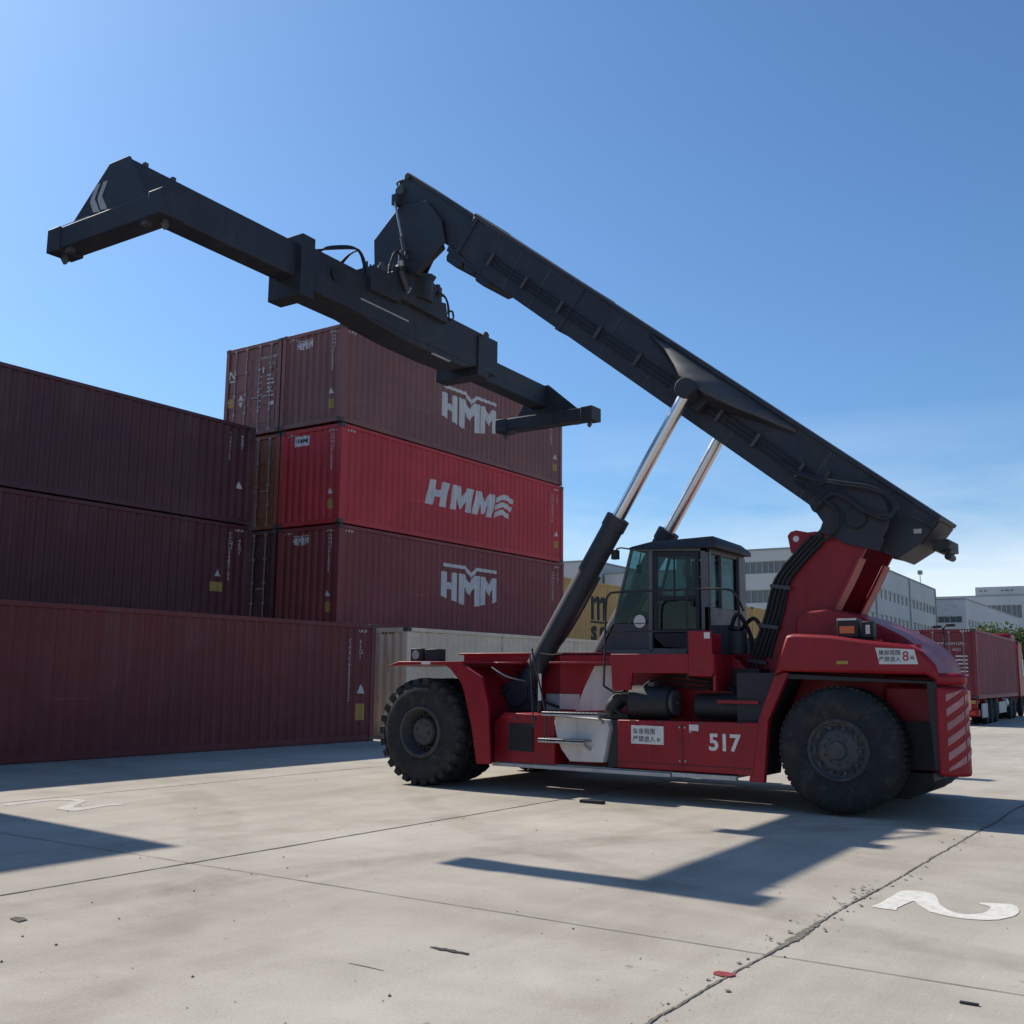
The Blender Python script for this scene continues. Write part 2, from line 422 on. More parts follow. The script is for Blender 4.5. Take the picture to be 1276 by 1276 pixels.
def right_marks(root, brk, H, code='HMMU', num='615032', yellow=True, tri=True, xr=LEN):
    f = Flat()
    f.vtext(code + num, xr - .78, H - .45, .13)
    side_art(root, brk, f, 'code_lettering', M['pwhite'])
    side_art(root, brk, Flat().vtext('45G1', xr - .46, H - .45, .13), 'size_lettering', M['pwhite'])
    f = Flat(); slashes(f, xr - .62, H - .22); side_art(root, brk, f, 'height_stripes', M['pwhite'])
    if tri: f = Flat(); triangle(f, xr - .56, .95, .2); side_art(root, brk, f, 'warning_triangle', M['pwhite'])
    if yellow:
        y = Flat().rect(xr - .60, .50, xr - .36, .76); side_art(root, brk, y, 'yellow_label', M['yellow'])
def end_marks(root, ebr, H, logo='block', yellow=True):
    if logo == 'block': f = Flat(); hmm_block(f, .55, H - .25, .22); end_art(root, ebr, f, 'logo', M['pwhite'])
    end_art(root, ebr, Flat().vtext('HMMU615032', 2.0, H - .35, .13), 'code_lettering', M['pwhite'])
    f = Flat(); triangle(f, 1.93, .86, .18); end_art(root, ebr, f, 'warning_triangle', M['pwhite'])
    for u in (.2, 1.85): f = Flat(); slashes(f, u, H - .2); end_art(root, ebr, f, 'height_stripes', M['pwhite'])
    if logo == 'sign':
        s = Flat().rect(.5, H - .52, 1.14, H - .22); end_art(root, ebr, s, 'white_sign', M['white'])
        t = Flat(); t.text('HMM', .58, H - .43, .2, .012); us = sorted(W - b[0] for b in ebr)
        t.build('sign_lettering', M['ink'], root, lambda u, v: (.030 + depth_at(ebr, W - u) * .045 - .008, W - u, v), us)
    if yellow:
        y = Flat().rect(1.93, .42, 2.12, .70); end_art(root, ebr, y, 'yellow_label', M['yellow'])

YS, XS = 20.54, 21.73          # plane and left end of the four high stack
G1 = 'containers of the tall stack behind the reach stacker'
def art_block(root, brk, ebr, H):
    f = Flat(); hmm_block(f, 4.77, H - .66, 1.0); side_art(root, brk, f, 'logo', M['pwhite'])
    f = Flat(); slashes(f, .3, H - .2); side_art(root, brk, f, 'height_stripes', M['pwhite'])
    right_marks(root, brk, H, num='615032'); end_marks(root, ebr, H)
def art_wave(root, brk, ebr, H):
    f = Flat(); hmm_wave(f, 3.9, H - .98, 1.02); side_art(root, brk, f, 'logo', M['pwhite'])
    f = Flat(); slashes(f, .3, H - .2); side_art(root, brk, f, 'height_stripes', M['pwhite'])
    right_marks(root, brk, H, num='402716'); end_marks(root, ebr, H, 'sign')
z = [0, 2.95, 2.95 + 2.92, 2.95 + 5.84]
container('dark red container at the foot of the tall stack, hidden behind the cream one', CM['maroon'], (XS + .05, YS, 0), 2.93, group=G1)
container('dark maroon container with a white block logo, lowest of the three logo containers', CM['oxide'], (XS + .04, YS, z[1]), art=art_block, group=G1)
container('bright red container with white wave logo, middle of the stack of logo containers', CM['red'], (XS, YS, z[2]), art=art_wave, group=G1)
container('faded brown-red container with white block logo, topmost of the stack', CM['brown'], (XS - .10, YS - .0, z[3]), art=art_block, group=G1)
def art_door(root, brk, ebr, H):
    def put(fl, name, mat='pwhite', d=.028): fl.build(name, M[mat], root, lambda u, v: (d, W - u, v))
    put(Flat().text('N', .12, H - 1.0, .42, .01), 'emblem'); put(Flat().rect(.13, H - 1.08, .42, H - 1.04), 'emblem_bar')
    put(Flat().text('HMMU', 1.5, H - .55, .12).text('615087 2', 1.9, H - .55, .12), 'code_lettering'); put(Flat().text('45G1', 1.9, H - .75, .12), 'size_lettering')
    f = Flat()
    for i in range(6):
        f.rect(1.86, H - 1.1 - i * .13, 1.86 + .2 + .1 * ((i * 7) % 3) / 2, H - 1.06 - i * .13); f.rect(1.45, H - 1.1 - i * .19, 1.62, H - 1.07 - i * .19)
    put(f, 'weight_lettering'); put(Flat().rect(1.95, .86, 2.17, .98), 'white_label'); put(Flat().rect(1.63, H - .98, 1.70, H - .80), 'white_label')
    f = Flat(); triangle(f, .62, 1.18, .2); put(f, 'warning_triangle'); put(Flat().poly([(.62, 1.12), (.82, 1.12), (.72, .94)]), 'warning_triangle')
    put(Flat().rect(.12, 1.0, .40, 1.28), 'yellow_label', 'yellow')
Y2 = YS + W + .08
G2 = 'containers of the second stack behind the tall stack'
container('dark container at the foot of the second stack behind the cream container', CM['maroon'], (XS, Y2, 0), 2.93, group=G2)
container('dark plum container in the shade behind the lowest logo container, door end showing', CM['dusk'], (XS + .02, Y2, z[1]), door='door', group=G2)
container('orange-brown weathered container beside the bright red one, door end showing', CM['rust'], (XS + .02, Y2, z[2]), door='door', group=G2)
container('faded purple-brown container with door end, locking bars and stencilled codes, topmost left of the stack', CM['brown'], (XS - .08, Y2, z[3]), door='door', art=art_door, group=G2)
# left hand wall, three high
XL = 20.87; Y3 = 23.13
G3 = 'containers of the three high wall on the left'
def art_l(root, brk, ebr, H):
    def put(f, name, mat='pwhite'): side_art(root, brk, f, name, M[mat])
    put(Flat().vtext('TGHU768', LEN - .95, H - .4, .14), 'code_lettering'); put(Flat().vtext('45G1', LEN - .5, H - .4, .13), 'size_lettering')
    f = Flat(); triangle(f, LEN - .62, 1.02, .22); put(f, 'warning_triangle')
def art_m(root, brk, ebr, H):
    def put(f, name, mat='pwhite'): side_art(root, brk, f, name, M[mat])
    put(Flat().vtext('TCNU5482103', LEN - .82, H - .35, .15), 'code_lettering'); put(Flat().vtext('45G1', LEN - .48, H - .5, .14), 'size_lettering')
    f = Flat(); slashes(f, LEN - .62, H - .2); put(f, 'height_stripes'); f = Flat(); triangle(f, LEN - 1.28, 1.38, .22); put(f, 'warning_triangle')
    put(Flat().rect(LEN - 1.42, .96, LEN - 1.0, 1.22), 'yellow_label', 'yellow')
def lab(i): return ['dark maroon container standing on the ground behind the long maroon one at the front',
                    'deep maroon container in the middle of the left wall, yellow label near its right end',
                    'dark grey-plum container on top of the left wall'][i]
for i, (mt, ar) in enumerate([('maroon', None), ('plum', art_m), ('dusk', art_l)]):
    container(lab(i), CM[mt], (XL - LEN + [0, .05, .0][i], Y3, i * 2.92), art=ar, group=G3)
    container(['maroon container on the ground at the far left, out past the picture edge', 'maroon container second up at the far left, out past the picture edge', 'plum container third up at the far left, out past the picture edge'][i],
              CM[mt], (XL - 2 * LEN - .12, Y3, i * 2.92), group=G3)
# four high stack beyond the left edge: it throws the shadow wedge in the foreground
for i in range(4):
    container(['lowest', 'second', 'third', 'topmost'][i] + ' maroon container of the four high stack beyond the left picture edge', CM['maroon'],
              (8.02 - LEN, YS, i * 2.92), group='containers of the stack beyond the left edge')
# front row: long maroon one and the cream one
def art_front(root, brk, ebr, H):
    def put(f, name, mat='pwhite'): side_art(root, brk, f, name, M[mat])
    put(Flat().vtext('CAAU6555777', LEN - .98, H - .5, .17), 'code_lettering'); put(Flat().vtext('45G1', LEN - .56, H - .5, .15), 'size_lettering')
    f = Flat(); slashes(f, LEN - .62, H - .22); put(f, 'height_stripes'); f = Flat(); triangle(f, LEN - .60, 1.17, .24); put(f, 'warning_triangle')
    put(Flat().rect(LEN - .68, .52, LEN - .34, .92), 'yellow_label', 'yellow')
container('long maroon container standing on the ground in front of the left wall', CM['maroon'], (20.56 - LEN, 18.0, 0), 2.896, art=art_front)
def art_cream(root, brk, ebr, H):
    for k in range(3): f = Flat(); slashes(f, .3 + k * .5, H - .13, 4); side_art(root, brk, f, 'height_stripes', M['ink'])
    for u in (.3, 1.5): f = Flat(); slashes(f, u, H - .18, 5); end_art(root, ebr, f, 'height_stripes', M['ink'])
container('cream container on the ground behind the front wheel of the reach stacker', CM['cream'], (21.8, 18.0, 0), 2.896, art=art_cream)
# mustard row behind
def art_msc(root, brk, ebr, H):
    f = Flat(); msc(f, 5.6, H - .66); side_art(root, brk, f, 'logo', M['ink'])
GM = 'mustard containers in the row behind the cab'
container('mustard container with a black m over sc logo, upper one left of the cab', CM['mustard'], (35.0, 23.1, 2.92), art=art_msc, group=GM)
container('mustard container on the ground under the one with the black logo', CM['mustard'], (35.0, 23.1, 0), group=GM)
container('plain mustard container seen just behind the cab, in the upper layer', CM['mustard'], (47.3, 23.1, 2.92), group=GM)
container('mustard container on the ground under the plain one behind the cab', CM['mustard'], (47.3, 23.1, 0), group=GM)
container('mustard container farthest to the right in the upper layer, between cab and mast', CM['mustard'], (59.6, 23.1, 2.92), group=GM)
container('mustard container on the ground farthest to the right in its row', CM['mustard'], (59.6, 23.1, 0), group=GM)
# ------------------------------------------------------------------ the reach stacker (world: forward = +Y, camera side = -X)
CX = 14.7
RS = tag(empty('reach_stacker', (CX, 7.0, 0)), 'red reach stacker with charcoal boom raised, empty spreader held over the container stack', 'reach stacker')
OFF = V((CX, 7.0, 0))
SPLIT = {'end_cap', 'hydraulic_hoses', 'chevron', 'boom_collar', 'hydraulic_motor', 'pipe_clamp', 'hose_clamp', 'latch', 'panel_gap', 'twistlock', 'bright_fitting', 'white_strip', 'rim_hole', 'sensor', 'running_board',
         'bolt_cap', 'trim', 'cable_chain_box', 'hoses', 'label_band', 'console', 'hood_vent', 'vent_opening', 'deck_plate', 'cylinder_bracket', 'hydraulic_pipe', 'grab_rail', 'lower_panel', 'cylinder_pipe'}
def P(mb, name, mat, parent=None, bevel=0, **k):
    o = mb.build(name, M[mat], parent or RS, bevel=bevel, off=OFF, **k)
    if name in SPLIT: split_loose(o)
    return o
def mx(x): return 2 * CX - x
def flat_side(fl, name, mat, X, Y0, Z0, parent, cuts=None):
    """artwork on a face that looks towards -X; u runs towards -Y (right in the photo), v up"""
    return fl.build(name, M[mat], parent, lambda u, v: (X - CX, Y0 - u - 7.0, Z0 + v), cuts)

# --- chassis
ch = MB()
for x0 in (13.98, 15.36):
    ch.prism([(10.35, 1.97), (10.35, 1.25), (9.6, .75), (5.4, .75), (3.45, .9), (3.45, 1.75), (4.4, 1.75), (5.6, 1.97)], 'x', x0, x0 + .06)
ch.box(14.04, 15.36, 9.2, 10.3, .9, 1.85); ch.box(14.04, 15.36, 3.0, 4.6, .9, 1.6); ch.box(14.04, 15.36, 6.2, 8.4, .8, 1.2)
ch.box(13.95, 15.45, 7.6, 10.43, 1.955, 1.985)
chassis = P(ch, 'chassis', 'red', bevel=.008)
P(MB().prism([(9.7, .45), (10.6, .45), (10.5, 1.15), (9.8, 1.15)], 'x', 13.6, 15.8).cyl((12.8, 10.15, .79), (16.6, 10.15, .79), .22), 'drive_axle', 'black', bevel=.01)
P(MB().prism([(3.75, .5), (4.3, .5), (4.3, 1.0), (3.75, 1.0)], 'x', 13.5, 15.9), 'steer_axle', 'black', bevel=.01)
# side wall plate between deck and boxes, near and far
for s in (0, 1):
    f = (lambda x: x) if s == 0 else mx
    sw = MB().prism([(8.30, 1.80), (8.30, 1.05), (5.0, 1.05), (5.0, 1.40), (5.6, 1.93), (8.30, 1.93)], 'x', f(13.62), f(13.70))
    P(sw, 'side_wall', 'red', bevel=.006)

def tyre(name, x0, cy, cz, Rr, w, lugs=True, dish=.16, sgn=1, tread=True):
    """x0 = outer face plane, w towards the inside (sgn +1: inside is +X)"""
    t = MB(); b = .47 * Rr
    prof = [(.03, b), (.005, b + .05), (0, b + .10), (-.018, b + .17), (-.012, Rr - .16), (.03, Rr - .075), (.09, Rr - .035), (.16, Rr - .028),
            (w - .16, Rr - .028), (w - .09, Rr - .035), (w - .03, Rr - .075), (w + .012, Rr - .16), (w + .018, b + .17), (w, b + .10), (w - .03, b)]
    t.lathe(prof, (x0, cy, cz), 'x', 72, sgn, closed=True)
    wh = P(t, 'wheel', 'tyre', smooth=True, angle=50)
    if lugs:
        l = MB(); n = 26
        for i in range(n):
            for side in (0, 1):
                a = 2 * math.pi * (i + .5 * side) / n
                er = V((0, math.cos(a), math.sin(a))); et = V((0, -math.sin(a), math.cos(a)))
                xa, xb = (.005, w * .52) if side == 0 else (w - .005, w * .48)
                vs = []
                for (xx, r0, r1, tw, sh) in ((xa, Rr - .105, Rr - .018, .055, 0), (xa + (.06 if side == 0 else -.06), Rr - .05, Rr - .002, .058, .01), (xb, Rr - .05, Rr - .002, .05, .06)):
                    for (rr, q) in ((r0, -1), (r0, 1), (r1, .85), (r1, -.85)):
                        vs.append(V((x0 + sgn * xx, cy, cz)) + er * rr + et * (q * tw + sh))
                fs = []
                for k in (0, 4): fs += [(k + j, k + (j + 1) % 4, k + 4 + (j + 1) % 4, k + 4 + j) for j in range(4)]
                fs += [(0, 1, 2, 3), (8, 9, 10, 11)]
                l.add(vs, fs)
        P(l, 'tyre_lug', 'tyre', wh, smooth=False)
    else:
        l = MB(); n = 60
        for i in range(n):
            a = 2 * math.pi * i / n; er = V((0, math.cos(a), math.sin(a))); et = V((0, -math.sin(a), math.cos(a)))
            vs = []
            for xx in (.10, w - .10):
                for (rr, q) in ((Rr - .04, -1), (Rr - .04, 1), (Rr - .014, .9), (Rr - .014, -.9)): vs.append(V((x0 + sgn * xx, cy, cz)) + er * rr + et * q * .031)
            l.add(vs, [(0, 1, 5, 4), (1, 2, 6, 5), (2, 3, 7, 6), (3, 0, 4, 7), (0, 1, 2, 3), (4, 5, 6, 7)])
        P(l, 'tyre_tread', 'tyre', wh, smooth=False)
    r = MB()
    if dish > .1:   # deep dished drive rim with planetary hub
        r.lathe([(.02, b + .015), (-.012, b - .01), (.0, b - .035), (.04, b - .05), (.20, b - .075), (.26, b - .11), (.26, .22), (.12, .205), (.09, .18), (.085, .0)], (x0, cy, cz), 'x', 48, sgn)
        for i in range(20):
            a = 2 * math.pi * i / 20; c = V((x0 + sgn * .25, cy + .265 * math.cos(a), cz + .265 * math.sin(a))); r.cyl(c, c - V((sgn * .05, 0, 0)), .016, n=6)
        for i in range(6):
            a = 2 * math.pi * i / 6; c = V((x0 + sgn * .09, cy + .10 * math.cos(a), cz + .10 * math.sin(a))); r.bar(c, c + V((-.012 * sgn, .05 * math.cos(a + 1), .05 * math.sin(a + 1))), .02, .02, (1, 0, 0))
    else:
        r.lathe([(.02, b + .015), (-.012, b - .01), (.0, b - .03), (.03, b - .045), (.045, b - .09), (.02, .24), (.0, .20), (-.005, .12), (-.04, .10), (-.045, .0)], (x0, cy, cz), 'x', 48, sgn)
        for i in range(10):
            a = 2 * math.pi * i / 10; c = V((x0 + sgn * .03, cy + .27 * math.cos(a), cz + .27 * math.sin(a))); r.cyl(c, c - V((sgn * .035, 0, 0)), .022, n=6)
            c = V((x0 + sgn * .0, cy + .165 * math.cos(a + .3), cz + .165 * math.sin(a + .3))); r.cyl(c, c - V((sgn * .03, 0, 0)), .014, n=6)
    P(r, 'rim', 'rim', wh, angle=30)
    if dish <= .1:
        h = MB()
        for i in range(10):
            a = 2 * math.pi * (i + .5) / 10; c = V((x0 + sgn * .033, cy + .275 * math.cos(a), cz + .275 * math.sin(a))); h.cyl(c, c - V((sgn * .012, 0, 0)), .03, n=10)
        P(h, 'rim_hole', 'black', wh)
    return wh
tyre('w', 12.62, 10.15, .79, .79, .50); tyre('w', 13.20, 10.15, .79, .79, .50)
tyre('w', mx(12.62), 10.15, .79, .79, .50, sgn=-1); tyre('w', mx(13.20), 10.15, .79, .79, .50, sgn=-1)
tyre('w', 12.95, 4.0, .775, .775, .52, lugs=False, dish=.05); tyre('w', mx(12.95), 4.0, .775, .775, .52, lugs=False, dish=.05, sgn=-1)

# --- front fenders with lamps, near and far
for s in (0, 1):
    f = (lambda x: x) if s == 0 else mx
    fe = MB()
    fe.prism([(10.86, 1.755), (10.62, 1.83), (9.40, 1.83), (9.40, 1.79), (10.5, 1.775)], 'x', f(12.66), f(13.9))      # top plate
    fe.prism([(9.75, 1.79), (9.40, 1.79), (9.05, 1.6), (8.93, 1.2), (8.88, .38), (9.12, .37), (9.22, .9), (9.38, 1.45), (9.52, 1.66)], 'x', f(12.66), f(12.72))  # rear cheek
    fe.prism([(9.66, 1.76), (9.42, 1.55), (9.28, 1.2), (9.17, .75), (9.12, .37), (9.16, .37), (9.22, .75), (9.33, 1.2), (9.47, 1.53), (9.7, 1.75)], 'x', f(12.72), f(13.75))  # flap behind the tyre
    fend = P(fe, 'front_fender', 'red', bevel=.008)
    lb = MB().box(f(12.80), f(13.02), 9.98, 10.22, 1.832, 2.02).box(f(12.80), f(13.02), 10.27, 10.50, 1.832, 2.03)
    lb.cyl((f(12.9), 10.1, 1.80), (f(12.9), 10.1, 1.85), .03)
    lamp = P(lb, 'headlight', 'black', fend, bevel=.012)
    ll = MB().lathe([(0, .0), (.0, .07), (.012, .075)], (f(12.797), 10.40, 1.93), 'x', 20, 1 if s == 0 else -1)
    ll.box(f(12.83), f(12.99), 10.502, 10.508, 1.86, 2.0)
    P(ll, 'lens', 'steel', lamp)
    if s == 0:
        P(MB().box(12.645, 12.659, 9.99, 10.16, 1.785, 1.826), 'reflector', 'white', fend)
# --- deck beside the boom (near side platform top) with front deck plate
dk = MB().box(13.30, 13.66, 7.25, 8.30, 1.80, 1.835)
dk.box(mx(13.30), mx(13.66), 7.25, 8.30, 1.80, 1.835); dk.box(13.5, 13.97, 8.9, 9.42, 1.80, 1.835)
P(dk, 'deck_plate', 'red', bevel=.004)
P(MB().box(13.595, 13.617, 7.95, 8.29, 1.15, 1.37), 'vent_panel', 'silver', None)
P(MB().box(13.955, 13.977, 8.35, 8.75, 1.12, 1.36), 'vent_panel', 'silver', None)

# --- lower side boxes
def sidebox(f, near):
    b1 = MB().prism([(9.02, .40), (9.02, .95), (8.88, 1.08), (8.84, 1.10), (7.98, 1.08), (7.98, .40)], 'x', f(12.95), f(13.60))
    o1 = P(b1, 'tank_box', 'red', bevel=.012)
    g = MB().box(f(12.93), f(12.949), 8.33, 8.74, .56, .95)
    for i in range(9): g.box(f(12.915), f(12.93), 8.33, 8.74, .575 + i * .042, .59 + i * .042)
    P(g, 'grille', 'black', o1)
    b2 = MB().prism([(6.98, .42), (6.98, 1.05), (4.98, 1.07), (5.07, .42)], 'x', f(12.95), f(13.60))
    o2 = P(b2, 'battery_box', 'red', bevel=.012)
    dv = MB()
    for yy in (6.02,): dv.box(f(12.944), f(12.949), yy - .004, yy + .004, .44, 1.03)
    dv.box(f(12.944), f(12.949), 5.05, 6.95, .495, .503)
    P(dv, 'panel_gap', 'black', o2)
    bl = MB().cyl((f(12.93), 5.90, .93), (f(12.952), 5.90, .93), .018, n=8)
    for (yy, zz) in ((6.06, .98), (5.98, .98), (6.06, .55), (5.98, .55)): bl.cyl((f(12.935), yy, zz), (f(12.955), yy, zz), .012, n=8)
    P(bl, 'latch', 'steel', o2)
    P(MB().box(f(12.938), f(12.952), 5.79, 5.92, .94, 1.02), 'white_label', 'white', o2)
    bk = MB().box(f(13.35), f(13.60), 6.98, 7.98, .40, 1.06)
    P(bk, 'box_recess', 'red')
    sl = MB().box(f(12.93), f(13.02), 6.20, 9.03, .335, .385).box(f(12.93), f(13.02), 5.29, 6.17, .345, .40)
    sl.box(f(13.02), f(13.6), 5.3, 9.0, .37, .40)
    P(sl, 'running_board', 'silver', bevel=.006)
    # white bulging curved tank cover between the boxes
    wc = MB(); prof = []
    outline = [(7.97, 1.075), (7.14, 1.04), (7.10, .93), (7.13, .78), (7.16, .62), (7.20, .47), (7.72, .46), (7.86, .62), (7.94, .80), (7.97, .96)]
    wc.prism(outline, 'x', f(12.93), f(13.34)); P(wc, 'white_panel', 'pwhite', bevel=.015)
    dkb = MB().prism([(7.09, 1.04), (6.99, 1.04), (6.99, .42), (7.15, .42), (7.10, .7), (7.05, .93)], 'x', f(13.0), f(13.34)); P(dkb, 'dark_filler', 'black')
    # upper part of the swoosh on the side wall
    up = MB().prism([(7.70, 1.78), (7.34, 1.79), (7.37, 1.56), (7.39, 1.40), (7.46, 1.15), (8.02, 1.13), (7.88, 1.45)], 'x', f(13.603), f(13.618)); P(up, 'white_stripe', 'pwhite')
    # steps and grab wires
    st = MB()
    for (ya, yb, zz, x0) in ((8.05, 7.15, 1.115, 12.72), (8.10, 7.36, .75, 12.70)):
        st.box(f(x0), f(12.95), yb, ya, zz - .012, zz + .012)
        for i in range(14):
            yy = yb + .03 + i * (ya - yb - .06) / 13; st.box(f(x0 + .01), f(12.93), yy, yy + .02, zz + .012, zz + .024)
        st.box(f(x0), f(x0 + .012), yb, ya, zz - .035, zz + .02)
        st.bar((f(12.94), yb + .03, zz - .12), (f(x0 + .03), yb + .03, zz - .01), .03, .03)
    P(st, 'step', 'steel', bevel=.003)
    gr = MB()
    gr.tube([(f(12.74), 8.02, .74), (f(12.78), 8.02, 1.1), (f(12.95), 8.35, 1.93), (f(13.02), 8.4, 2.0)], .013, sub=3)
    gr.tube([(f(12.78), 8.22, .90), (f(12.98), 8.42, 1.95)], .010, sub=1)
    gr.cyl((f(13.03), 8.28, 1.1), (f(13.03), 8.28, 1.93), .028, n=10)
    P(gr, 'grab_rail', 'black')
    P(MB().box(f(13.00), f(13.012), 8.24, 8.29, 1.28, 1.66), 'rail_sleeve', 'white')
    # extinguisher
    ex = MB().cyl((f(12.80), 9.10, .62), (f(12.80), 9.20, .98), .062, n=14); ex.cyl((f(12.80), 9.20, .98), (f(12.80), 9.215, 1.04), .03, n=8)
    eo = P(ex, 'fire_extinguisher_holder', 'black', bevel=.01)
    el = MB().cyl((f(12.80), 9.12, .68), (f(12.80), 9.15, .79), .066, n=14); el.cyl((f(12.80), 9.157, .82), (f(12.80), 9.17, .88), .066, n=14); el.cyl((f(12.80), 9.185, .93), (f(12.80), 9.198, .97), .066, n=14)
    P(el, 'label_band', 'white', eo)
    return o2
b2 = sidebox(lambda x: x, True); sidebox(mx, False)
fl = Flat().text('517', 0, 0, .29, .03, width=.44); flat_side(fl, 'number', 'white', 12.946, 5.655, .71, b2)
sg = P(MB().box(12.930, 12.949, 6.285, 6.76, .745, .985), 'warning_sign', 'white', b2)
for bd, u_, v_, s_ in (('车身周围', 0, .135, .083), ('严禁进入', 0, .035, .083), ('米', .35, .04, .06)): flat_side(Flat().text(bd, u_, v_, s_, .002), 'sign_lettering', 'ink', 12.926, 6.735, .745, b2)

# small fittings on the near side bodywork
fit = MB()
for (y, zz) in [(8.95, .45), (8.95, .9), (8.05, .45), (8.05, 1.02), (6.93, .46), (6.93, 1.0), (5.15, .46), (5.1, 1.0), (6.1, .80), (5.94, .80)]: fit.cyl((12.938, y, zz), (12.952, y, zz), .013, n=6)
for i in range(8): fit.cyl((12.982, 5.7 + i * .18, 1.90), (12.992, 5.7 + i * .18, 1.90), .012, n=6)
split_loose(P(fit, 'bolt_head', 'dark2', b2))
fit = MB()
for yy in (8.29, 8.60): fit.box(12.925, 12.949, yy, yy + .06, 1.0, 1.03)
for yy in (5.2, 5.7, 6.3, 6.7): fit.box(12.93, 12.949, yy, yy + .08, 1.035, 1.05)
split_loose(P(fit, 'hinge', 'dark2', b2))
P(MB().cyl((13.2, 5.15, 1.07), (13.2, 5.15, 1.16), .07, n=16), 'filler_cap', 'black', b2, bevel=.01)
hz_ = MB()
for k in range(3): hz_.tube([(13.6, 7.1 - k * .1, 1.35), (13.45, 6.6, 1.62 - k * .05), (13.5, 6.0, 1.6 - k * .06), (13.45, 5.6, 1.5), (13.55, 5.2, 1.3 - k * .06)], .018)
for k in range(3): hz_.tube([(13.95, 9.3, 1.7 - k * .1), (13.85, 9.15, 1.6 - k * .08), (13.72, 8.9, 1.55 - k * .1), (13.78, 8.65, 1.25), (13.9, 8.45, 1.15)], .016)
split_loose(P(hz_, 'hydraulic_hose', 'black'))
P(MB().tube([(13.2, 9.25, 1.75), (13.22, 9.0, 1.62), (13.5, 8.85, 1.55)], .012), 'grab_rail', 'steel')
# --- exhaust / air cleaner drums on the near side
dr = MB().cyl((13.22, 6.87, 1.29), (13.22, 6.28, 1.29), .225, n=32)
d0 = P(dr, 'air_cleaner', 'black', bevel=.03)
P(MB().cyl((13.22, 6.28, 1.29), (13.22, 6.22, 1.29), .17, n=24).cyl((13.22, 6.22, 1.29), (13.22, 6.19, 1.29), .03, n=8).box(13.1, 13.3, 6.5, 6.6, 1.5, 1.56), 'end_cap', 'dark2', d0, bevel=.01)
P(MB().cyl((13.3, 5.95, 1.25), (13.3, 5.3, 1.25), .17, n=28), 'air_tank', 'black', bevel=.03)
ex = MB().tube([(13.25, 6.9, 1.3), (13.15, 7.05, 1.33), (13.1, 7.15, 1.22), (13.2, 7.2, 1.08)], .085, n=12)
for i in range(3): ex.tube([(13.1 + i * .05, 6.95 + i * .05, 1.1), (13.05, 7.1, 1.2 + i * .06), (13.2, 7.2 - i * .04, 1.35), (13.4, 7.1, 1.4 + i * .03)], .018)
for i in range(7): ex.cyl((13.15, 7.02 + i * .02, 1.33 - i * .018), (13.15, 7.028 + i * .02, 1.322 - i * .018), .10, n=14)
ex.box(13.1, 13.5, 6.9, 7.35, 1.06, 1.12)
P(ex, 'intake_hose', 'black')

# --- cab platform, toolbox, cab
pf = MB().prism([(7.10, 1.935), (7.08, 1.45), (6.80, 1.45), (6.77, 1.68), (5.58, 1.68), (5.58, 1.935)], 'x', 12.99, 13.04)
pf.box(13.04, 15.45, 5.58, 7.08, 1.885, 1.93)
pf.box(mx(13.04), mx(12.99), 5.58, 7.08, 1.68, 1.935)
pf.box(13.04, 13.62, 5.58, 5.62, 1.45, 1.885)
plat = P(pf, 'cab_platform', 'red', bevel=.006)
tb = MB().box(12.975, 13.045, 5.60, 5.94, 1.64, 2.235).box(13.05, 13.35, 5.62, 5.92, 1.94, 2.20)
tbo = P(tb, 'step_side_box', 'red', plat, bevel=.015)
P(MB().box(12.965, 12.974, 5.62, 5.70, 2.13, 2.21), 'white_label', 'white', tbo)
P(MB().box(13.02, 13.05, 5.0, 5.56, 1.30, 1.34), 'ledge', 'red', plat)
hr = MB(); r = .016
hr.tube([(13.06, 7.25, 1.5), (13.06, 7.23, 1.95), (13.06, 7.21, 2.6), (13.06, 7.16, 2.76), (13.06, 7.0, 2.79), (13.06, 6.2, 2.79), (13.06, 5.5, 2.78), (13.12, 5.33, 2.72), (13.3, 5.28, 2.5)], r, sub=4)
hr.tube([(13.06, 7.25, 1.5), (13.08, 7.1, 1.42), (13.08, 6.95, 1.43)], r, sub=3)
hr.cyl((13.06, 6.85, 1.93), (13.06, 6.85, 1.70), r * 1.8, n=8)
hr.cyl((13.06, 5.98, 1.6), (13.06, 5.98, 2.78), r, n=8)
hr.tube([(13.06, 7.23, 2.24), (13.06, 6.0, 2.24), (13.06, 5.72, 2.24)], r * .8, sub=1)
hr.tube([(13.06, 7.9, 1.95), (13.06, 8.1, 1.93), (13.06, 8.3, 1.95)], .01)
P(hr, 'handrail', 'black', plat)

cab = MB()
XA, XB = 13.95, 15.30
# pillars and rails of the near and far side
for xa, xb in ((XA, XA + .06), (XB - .06, XB)):
    cab.prism([(6.99, 3.48), (6.92, 3.48), (6.94, 2.0), (7.00, 2.0)], 'x', xa, xb)                 # pillar before door
    cab.prism([(6.05, 3.48), (6.17, 3.48), (6.17, 2.0), (6.05, 2.0)], 'x', xa, xb)                 # rear pillar
    cab.prism([(6.05, 3.40), (7.27, 3.48), (7.27, 3.53), (6.05, 3.50)], 'x', xa, xb)               # top rail
    cab.prism([(7.25, 3.52), (7.29, 3.52), (7.60, 2.40), (7.83, 2.02), (7.78, 2.0), (7.56, 2.38)], 'x', xa + .005, xb - .005)
cab.box(XA, XB, 6.05, 6.12, 2.0, 2.62); cab.box(XA, XB, 6.05, 6.10, 3.38, 3.5)
cab.box(XA + .02, XB - .02, 6.1, 7.78, 1.95, 2.04)
cabo = P(cab, 'cab', 'cabgrey', bevel=.008)
lp = MB()
for xa in (XA + .005, XB - .03):
    lp.prism([(6.94, 2.40), (6.94, 2.03), (7.79, 2.03), (7.60, 2.40)], 'x', xa, xa + .025)
